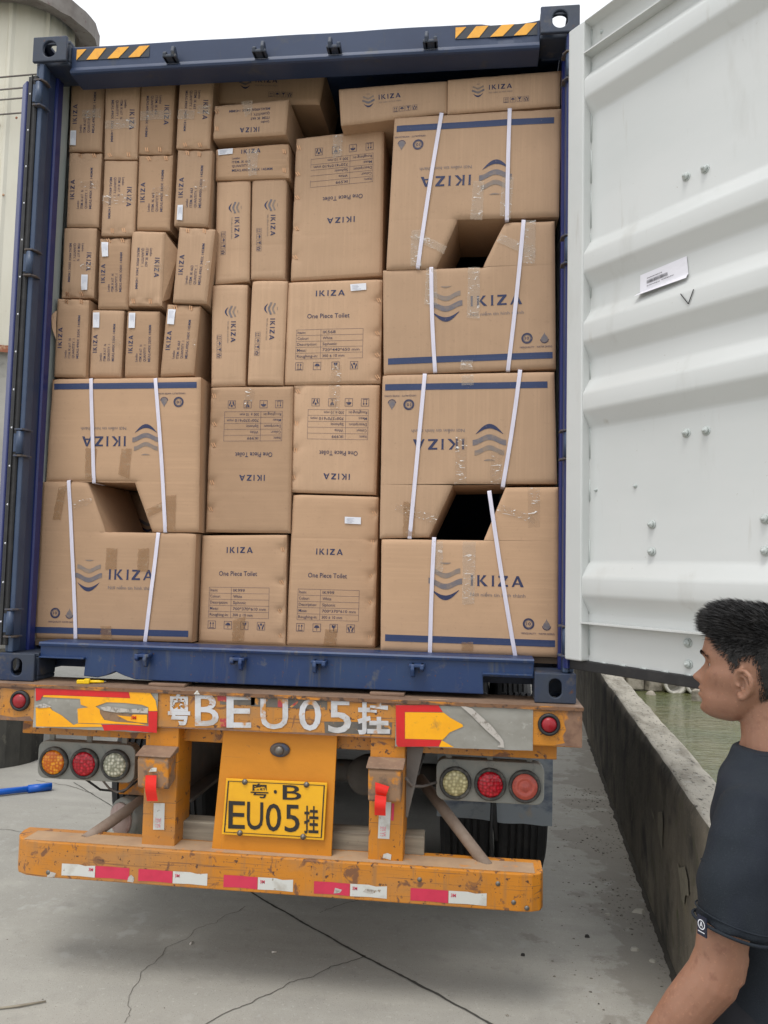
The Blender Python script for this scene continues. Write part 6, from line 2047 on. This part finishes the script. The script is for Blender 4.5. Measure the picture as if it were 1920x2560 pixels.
# head levels: height, back, front, half width
HEAD = [(.146, -.030, .018, .022), (.138, -.062, .050, .045), (.118, -.088, .072, .063), (.092, -.100, .084, .071), (.062, -.103, .089, .0745), (.036, -.101, .091, .0755), (.014, -.096, .084, .0735),
        (-.010, -.088, .086, .0710), (-.030, -.076, .089, .0680), (-.048, -.062, .089, .0640), (-.066, -.046, .089, .0585), (-.084, -.028, .088, .0500), (-.098, -.006, .080, .0370), (-.106, .018, .064, .018)]
HZ, HS = 1.513, .965
TILT = radians(4)
def head_pt(th, u, off=0.0):
    """point of the skull in head space (f, l, u); th = 0 faces forward, positive to the left"""
    bk, fr, w = interp(HEAD, u)
    c = (fr + bk) / 2
    c = c * .5
    a = (fr - c) if cos(th) > 0 else (c - bk)
    e = 2.25
    ct, st_ = cos(th), sin(th)
    r = 1.0 / ((abs(ct) ** e + abs(st_) ** e) ** (1 / e))
    f, l = c + a * ct * r, w * st_ * r
    if ct > 0:
        g = lambda x, s: exp(-(x / s) ** 2)
        ridge = interp([(.030, 0), (.016, .002), (.0, .010), (-.014, .020), (-.023, .0255), (-.030, .018), (-.036, .004), (-.042, 0)], u)[0] if -.042 < u < .03 else 0
        sl = interp([(.03, .007), (-.005, .0085), (-.022, .0135), (-.04, .016)], u)[0]
        f += ridge * g(l, sl)
        f += .0095 * g(u + .046, .0055) * g(l, .020) + .0100 * g(u + .060, .006) * g(l, .018) - .005 * g(u + .053, .0025) * g(l, .022) - .005 * g(u + .074, .006) * g(l, .022)
        f += .004 * g(u + .090, .010) * g(l, .020) - .003 * g(u + .070, .006) * g(l, .02)
        f += .004 * g(u - .034, .009) * g(abs(l) - .028, .022)
        f -= .010 * g(u - .013, .011) * g(abs(l) - .031, .015)
        s = 1 if l > 0 else -1
        l += s * .004 * g(u + .004, .016) * g(abs(l) - .058, .02)
        l -= s * .004 * g(u + .040, .016) * g(abs(l) - .052, .02)
    k = 1 + off / .08
    return Vector((c + (f - c) * k, l * k, u + (off * max(0, u / .146) if off else 0)))
def H(p):
    f, u = p.x * cos(TILT) - p.z * sin(TILT), p.x * sin(TILT) + p.z * cos(TILT)
    return B(f * HS - .004, p.y * HS, HZ + u * HS)

def ellipsoid(mb, c, rf, rl, rz, n=16, m=10):
    vs, fs = [], []
    for j in range(m + 1):
        v = -pi / 2 + pi * j / m
        for i in range(n):
            t = 2 * pi * i / n
            vs.append(B(c[0] + rf * cos(v) * cos(t), c[1] + rl * cos(v) * sin(t), c[2] + rz * sin(v)))
    for j in range(m):
        for i in range(n):
            fs.append((j * n + i, j * n + (i + 1) % n, (j + 1) * n + (i + 1) % n, (j + 1) * n + i))
    mb.add(vs, fs, True)
def limb(mb, pts, rs, n=14, flat=1.0):
    """closed tapered tube through body-space points with rounded ends"""
    P = [B(*p) for p in pts]
    d0 = (P[0] - P[1]).normalized(); d1 = (P[-1] - P[-2]).normalized()
    P = [P[0] + d0 * rs[0] * .8] + P + [P[-1] + d1 * rs[-1] * .8]
    mb.tube(P, [rs[0] * .45] + list(rs) + [rs[-1] * .45], n, True, flat)
def remesh(mb, name, m, voxel, it, parent, post=None):
    me = bpy.data.meshes.new(name)
    me.from_pydata([tuple(v) for v in mb.v], [], mb.f)
    bm = bmesh.new(); bm.from_mesh(me)
    bmesh.ops.recalc_face_normals(bm, faces=bm.faces)
    bm.to_mesh(me); bm.free()
    ob = bpy.data.objects.new(name, me)
    COL.objects.link(ob)
    md = ob.modifiers.new('r', 'REMESH')
    md.mode = 'VOXEL'
    md.voxel_size = voxel
    if it:
        ms = ob.modifiers.new('s', 'SMOOTH')
        ms.factor = .5
        ms.iterations = it
    dg = bpy.context.evaluated_depsgraph_get()
    out = bpy.data.meshes.new_from_object(ob.evaluated_get(dg))
    bpy.data.objects.remove(ob)
    out.name = name
    out.materials.clear()
    if post:
        post(out)
    out.polygons.foreach_set('use_smooth', [True] * len(out.polygons))
    return link(name, out, m, parent)

sk = MB()
# head
NT, NU_ = 72, 64
vs, fs = [], []
for j in range(NU_ + 1):
    u = -.106 + .252 * j / NU_
    for i in range(NT):
        vs.append(H(head_pt(2 * pi * i / NT, u)))
for j in range(NU_):
    for i in range(NT):
        fs.append((j * NT + i, j * NT + (i + 1) % NT, (j + 1) * NT + (i + 1) % NT, (j + 1) * NT + i))
fs.append(tuple(range(NT - 1, -1, -1)))
fs.append(tuple(NU_ * NT + i for i in range(NT)))
sk.add(vs, fs, True)
# ears: rim, bowl, lobe and tragus
for s in (-1, 1):
    def E(a, b, o_):
        """a along the head (forward +), b up, o_ outwards"""
        a, b = a * .92, b * .92
        return H(Vector((-.008 + a + .10 * b, s * (.0705 + o_ * 1.1 - .30 * a), -.014 + b)))
    rim = [(.010, .006, .004), (.012, .020, .006), (.004, .031, .011), (-.010, .033, .015), (-.021, .024, .018), (-.024, .008, .018), (-.021, -.008, .015), (-.013, -.020, .011), (-.003, -.030, .008), (.006, -.031, .006), (.009, -.020, .004)]
    sk.tube([E(*p) for p in rim], [.0042, .0046, .005, .0052, .0054, .0052, .005, .005, .0062, .0068, .005], 8)
    anti = [(.000, .020, .006), (-.010, .016, .010), (-.014, .002, .012), (-.010, -.012, .010), (-.001, -.017, .007)]
    sk.tube([E(*p) for p in anti], .0042, 8)
    plate = []
    for k in range(12):
        t = 2 * pi * k / 12
        plate.append((-.006 + .018 * cos(t), .001 + .030 * sin(t)))
    v0 = [E(a, b, -.001) for a, b in plate] + [E(a, b, -.012) for a, b in plate]
    sk.add(v0, [tuple(range(12)), tuple(range(23, 11, -1))] + [(k, (k + 1) % 12, 12 + (k + 1) % 12, 12 + k) for k in range(12)], True)
    sk.tube([E(.011, -.002, .003), E(.007, -.008, .008)], [.005, .004], 8)
# neck, trunk, arms, hands, legs, all one skin
limb(sk, [(-.030, 0, 1.475), (-.040, 0, 1.42), (-.048, 0, 1.36), (-.050, 0, 1.30)], [.049, .048, .053, .070], 20)
limb(sk, [(-.035, .032, 1.465), (-.002, .016, 1.36)], [.013, .012], 10)
limb(sk, [(-.040, -.032, 1.465), (-.002, -.016, 1.36)], [.013, .012], 10)
ellipsoid(sk, (-.052, 0, 1.19), .075, .145, .11)
ellipsoid(sk, (-.056, 0, 1.05), .078, .140, .18)
ellipsoid(sk, (-.050, 0, .92), .085, .150, .12)
limb(sk, [(-.045, -.14, 1.262), (-.045, .0, 1.27), (-.045, .14, 1.262)], [.042, .050, .042])
def hand(arm_end, dirv, s):
    """palm and five curled fingers in body space"""
    w = Vector(arm_end); d = Vector(dirv).normalized()
    side = Vector((d.z, 0, -d.x)).normalized()      # towards the thumb edge
    out = Vector((0, s, 0))
    def pt(a, b, c):
        q = w + d * a + side * b + out * c
        return (q.x, q.y, q.z)
    limb(sk, [pt(-.01, 0, 0), pt(.03, .002, 0), pt(.075, .002, .002)], [.026, .033, .034], 12, .62)
    for k, (b, L, r) in enumerate(((.028, .070, .0085), (.010, .078, .0090), (-.009, .072, .0086), (-.026, .056, .0078))):
        limb(sk, [pt(.072, b, .002), pt(.085 + L * .35, b * 1.08, -.004), pt(.085 + L * .65, b * 1.08, -.020), pt(.082 + L * .78, b * 1.05, -.040)], [r, r, r * .9, r * .78], 8)
    limb(sk, [pt(.012, .024, -.006), pt(.040, .046, -.018), pt(.066, .050, -.030), pt(.088, .046, -.038)], [.013, .0115, .010, .0085], 8)
# left arm: hangs down, forearm coming forward
limb(sk, [(-.054, .150, 1.245), (-.034, .196, 1.17), (-.004, .218, 1.07), (.002, .221, 1.015), (.016, .226, .972), (.062, .233, .905), (.112, .240, .830), (.130, .243, .802)],
     [.040, .048, .0465, .046, .0480, .0440, .034, .0310], 18)
limb(sk, [(-.016, .220, 1.025), (-.010, .221, .980)], [.032, .030], 10)
hand((.130, .243, .802), (.52, .02, -.80), 1)
# right arm hangs straight
limb(sk, [(-.055, -.165, 1.25), (-.060, -.205, 1.18), (-.075, -.212, 1.03), (-.075, -.216, .92), (-.060, -.218, .80)], [.040, .048, .042, .041, .029], 14)
hand((-.060, -.218, .80), (.12, 0, -1), -1)
for s in (-1, 1):
    limb(sk, [(-.035, s * .075, .88), (-.005, s * .095, .70), (.0, s * .100, .48), (-.020, s * .102, .28), (-.020, s * .105, .09)], [.070, .072, .054, .054, .038], 14)
    limb(sk, [(-.05, s * .105, .045), (.06, s * .115, .035), (.16, s * .125, .03)], [.036, .038, .026], 12, .8)
SKIN = remesh(sk, 'body', 'skin', .0034, 2, MAN)

# eyes and brows
for s in (-1, 1):
    c = H(Vector((.0695, s * .031, .012)))
    MB().lathe(c - MF * .011, MF, [(0, .0115), (.006, .0105), (.0105, .006), (.0115, 0)], 14).build('eye', 'eye_white', MAN)
    MB().lathe(c + MF * .0000, MF, [(-.001, .0055), (.0015, .004), (.002, 0)], 12).build('iris', 'hair', MAN)

# hair: a scalp cap and several thousand short blades
def hairline(th):
    """lowest head height that carries hair at azimuth th (0 = front)"""
    a = abs(th)
    return interp([(0, .082), (.5, .080), (.85, .066), (1.05, .046), (1.22, .030), (1.36, .010), (1.50, .008), (1.62, .030), (1.82, .028), (2.0, -.012), (2.3, -.052), (3.2, -.060)], a)[0]
vs, fs, idx = [], [], {}
for j in range(49):
    u = -.066 + .211 * j / 48
    for i in range(96):
        th = -pi + 2 * pi * i / 96
        if u >= hairline(th) + .013 + .004 * nz(th * 9, u * 60):
            idx[(i, j)] = len(vs)
            vs.append(H(head_pt(th, u, .0026)))
for j in range(48):
    for i in range(96):
        q = [(i, j), ((i + 1) % 96, j), ((i + 1) % 96, j + 1), (i, j + 1)]
        if all(k in idx for k in q):
            fs.append(tuple(idx[k] for k in q))
top = [idx[(i, 48)] for i in range(96) if (i, 48) in idx]
fs.append(tuple(top))
rnd = random.Random(4)
MFv, MLv, MUv = MF, ML, Vector((0, 0, 1))
bl_v, bl_f = [], []
def blade(p, d, L, w, bend):
    side = d.cross(Vector((rnd.gauss(0, 1), rnd.gauss(0, 1), rnd.gauss(0, 1)))).normalized()
    o_ = len(bl_v)
    m1 = p + d * (L * .55) + bend * (L * .25)
    e1 = p + d * (L * .95) + bend * L * .75
    bl_v.extend([p - side * w, p + side * w, m1 + side * w * .8, m1 - side * w * .8, e1])
    bl_f.extend([(o_, o_ + 1, o_ + 2, o_ + 3), (o_ + 3, o_ + 2, o_ + 4)])
count = 0
while count < 26000:
    th = rnd.uniform(-pi, pi)
    u = rnd.uniform(-.064, .146)
    hl = hairline(th)
    if u < hl + .003 * nz(th * 14, u * 60, 2):
        continue
    if u - hl < .016 and rnd.random() > .25 + (u - hl) / .016 * .75:
        continue
    # fewer samples where the skull narrows
    w = interp(HEAD, u)[2] / .0755
    if rnd.random() > w + .15:
        continue
    p0 = head_pt(th, u, .001)
    c = Vector((0, 0, .02))
    nrm = (H(head_pt(th, u, .012)) - H(p0)).normalized()
    up = max(0.0, min(1.0, (u - .035) / .07))
    if u > .125:
        nrm = (nrm + MUv * 1.2).normalized()
    L = .005 + .022 * up ** 1.1
    front = max(0.0, cos(th))
    if up > .5 and front > .3:
        L += .003 * front
    d = (nrm * (.28 + .36 * up) + MUv * (.30 * up - .55 * (1 - up)) + MFv * (.85 * up + .25 * (1 - up)) + MLv * (.10 * rnd.gauss(0, 1))).normalized()
    d = (d + Vector((rnd.gauss(0, .085), rnd.gauss(0, .085), rnd.gauss(0, .085)))).normalized()
    bend = (MFv * .5 * up - MUv * .35 + MLv * rnd.gauss(0, .25))
    blade(H(p0), d, L * rnd.uniform(.55, 1.2), .00050 + .00030 * up, bend * .5)
    count += 1
hair = MB().add(vs, fs, True)
hair.add(bl_v, bl_f, False)
hair.build('hair', 'hair', MAN, recalc=False)
for s in (-1, 1):
    bl_v, bl_f = [], []
    for k in range(150):
        t = rnd.random()
        th = s * (.18 + .58 * t)
        u = .030 + .008 * sin(pi * min(1, t * 1.1)) + rnd.gauss(0, .0016)
        p = H(head_pt(th, u, .0005))
        n_ = (H(head_pt(th, u, .02)) - p).normalized()
        blade(p, (n_ * .35 + MLv * s * .8 - MFv * .3 + MUv * .15).normalized(), .008, .0007, Vector((0, 0, 0)))
    MB().add(bl_v, bl_f).build('eyebrow', 'hair', MAN, recalc=False)

# T-shirt
sh = MB()
TS = [(.86, .100, .172, -.062), (.95, .100, .172, -.060), (1.06, .102, .172, -.056), (1.16, .100, .182, -.054), (1.23, .104, .190, -.048), (1.283, .098, .184, -.050), (1.313, .092, .165, -.048), (1.342, .078, .112, -.050), (1.367, .068, .076, -.048)]
vs, fs = [], []
NS = 48
zz = [.86 + (1.367 - .86) * j / 40 for j in range(41)]
for z in zz:
    hd, hw, cf = interp(TS, z)
    for i in range(NS):
        t = 2 * pi * i / NS
        e = 2.4
        r = 1 / ((abs(cos(t)) ** e + abs(sin(t)) ** e) ** (1 / e))
        vs.append(B(cf + hd * cos(t) * r, hw * sin(t) * r, z))
for j in range(40):
    for i in range(NS):
        fs.append((j * NS + i, j * NS + (i + 1) % NS, (j + 1) * NS + (i + 1) % NS, (j + 1) * NS + i))
fs.append(tuple(range(NS - 1, -1, -1)))
fs.append(tuple(40 * NS + i for i in range(NS)))
sh.add(vs, fs, True)
SLV = {1: [(-.050, .090, 1.282), (-.042, .155, 1.266), (-.032, .192, 1.215), (-.026, .210, 1.15), (-.022, .220, 1.11), (-.018, .227, 1.072)],
       -1: [(-.042, -.100, 1.276), (-.042, -.165, 1.256), (-.042, -.204, 1.21), (-.040, -.214, 1.17), (-.038, -.217, 1.11), (-.038, -.217, 1.052)]}
for s in (1, -1):
    sh.tube([B(*p) for p in SLV[s]], [.050, .060, .064, .067, .068, .070], 24, True, 1.0)
def wrinkle(me):
    cos_ = [v.co.copy() for v in me.vertices]
    nrm_ = [v.normal.copy() for v in me.vertices]
    flat_ = []
    for c, n in zip(cos_, nrm_):
        rel = c - MO
        f, l = rel.dot(MF), rel.dot(ML)
        z = c.z
        a = .0040 * nz(f * 9 + z * 6, l * 9 - z * 10, 1) + .0022 * nz(f * 24 + z * 20, l * 22, 2)
        # diagonal pull folds from the armpit and under the shoulder
        a += .0032 * sin((z * 34 + f * 26 + 3 * nz(f * 6, z * 6))) * max(0, 1 - abs(z - 1.17) / .14) * max(0, min(1, (abs(l) - .10) / .06))
        a += .0045 * sin((z * 22 - f * 30 + 2.5 * nz(f * 5, z * 5, 7))) * max(0, 1 - abs(z - 1.13) / .10) * max(0, min(1, (l - .12) / .05))
        a += .0028 * sin(z * 46 + l * 22 + 4 * nz(l * 5, z * 4)) * max(0, 1 - abs(z - 1.0) / .18)
        flat_ += (c + n * a)[:]
    me.vertices.foreach_set('co', flat_)
SHIRT = remesh(sh, 't_shirt', 'tshirt', .0065, 4, MAN, wrinkle)
# sleeve hem, seam and collar as raised bands
def ring(pts_c, nrm, r, th, nm, m, parent, fl=1.0, n=40):
    c = B(*pts_c); d = Vector(nrm).normalized()
    a = d.cross(Vector((0, 0, 1)) if abs(d.z) < .9 else MF).normalized(); b = d.cross(a).normalized()
    pts = [c + a * (r * cos(2 * pi * k / n)) + b * (r * fl * sin(2 * pi * k / n)) for k in range(n + 1)]
    MB().tube(pts, th, 8, False).build(nm, m, parent)
ring((-.0182, .227, 1.073), B(-.018, .227, 1.07) - B(-.026, .220, 1.11), .0685, .0030, 'sleeve_hem', 'tshirt', SHIRT)
ring((-.022, .2238, 1.091), B(-.018, .227, 1.07) - B(-.026, .220, 1.11), .0680, .0016, 'sleeve_stitch', 'tshirt', SHIRT)
ring((-.028, .204, 1.172), B(-.026, .210, 1.15) - B(-.032, .192, 1.215), .0668, .0017, 'sleeve_seam', 'tshirt', SHIRT)
n = 40
pts = [B(-.048 + .071 * cos(2 * pi * k / n), .076 * sin(2 * pi * k / n), 1.360 - .020 * max(0, cos(2 * pi * k / n)) + .004 * max(0, -cos(2 * pi * k / n))) for k in range(n + 1)]
MB().tube(pts, .0075, 10, False).build('collar', 'tshirt', SHIRT)
# small woven tag on the front of the sleeve hem
tdir = (-R2 * .93 - F2 * .37).normalized()
tc_ = B(-.020, .2255, 1.086) + tdir * .0715
tn = tdir
tb = Vector((0, 0, 1))
ta = tb.cross(tn).normalized()
tg = MB().obox(tc_, ta, tn, tb, .011, .0012, .017).build('sleeve_tag', 'tag_navy', SHIRT)
mb = MB()
for k in range(20):
    a0, a1 = 2 * pi * k / 20, 2 * pi * (k + 1) / 20
    mb.add([tc_ + tn * .002 + ta * (r_ * cos(t)) + tb * (r_ * sin(t) + .003) for r_, t in ((.0070, a0), (.0088, a0), (.0088, a1), (.0070, a1))], [(0, 1, 2, 3)])
for x0, z0, x1, z1 in ((-.003, -.004, 0, .005), (0, .005, .003, -.004), (-.002, -.001, .002, -.001), (-.008, -.013, .008, -.013)):
    d = (ta * (x1 - x0) + tb * (z1 - z0))
    q = d.cross(tn).normalized() * .0008
    p0_, p1_ = tc_ + tn * .0022 + ta * x0 + tb * (z0 + .003), tc_ + tn * .0022 + ta * x1 + tb * (z1 + .003)
    mb.add([p0_ - q, p1_ - q, p1_ + q, p0_ + q], [(0, 1, 2, 3)])
mb.build('tag_mark', 'label_paper', tg, recalc=False)
# trousers and shoes
tr = MB()
vs, fs = [], []
limb(tr, [(-.055, .0, .935), (-.050, 0, .86), (-.040, 0, .80)], [.110, .125, .125], 28)
tr.v = [tuple(MO + ML * ((Vector(v) - MO).dot(ML) * 1.0) + MF * ((Vector(v) - MO).dot(MF)) + Vector((0, 0, v[2]))) for v in tr.v]
ellipsoid(tr, (-.050, 0, .875), .108, .180, .11)
for s in (-1, 1):
    limb(tr, [(-.018, s * .082, .88), (-.008, s * .095, .70), (-.004, s * .100, .48), (-.016, s * .103, .28), (-.016, s * .106, .12)], [.098, .090, .074, .070, .066], 18)
remesh(tr, 'trousers', 'trousers', .010, 4, MAN)
for s in (-1, 1):
    so = MB()
    limb(so, [(-.062, s * .106, .052), (.02, s * .112, .055), (.10, s * .120, .042), (.175, s * .127, .036)], [.044, .047, .046, .034], 16, .85)
    so.v = [(v[0], v[1], max(v[2], .0)) for v in so.v]
    remesh(so, 'shoe', 'shoe', .008, 3, MAN)
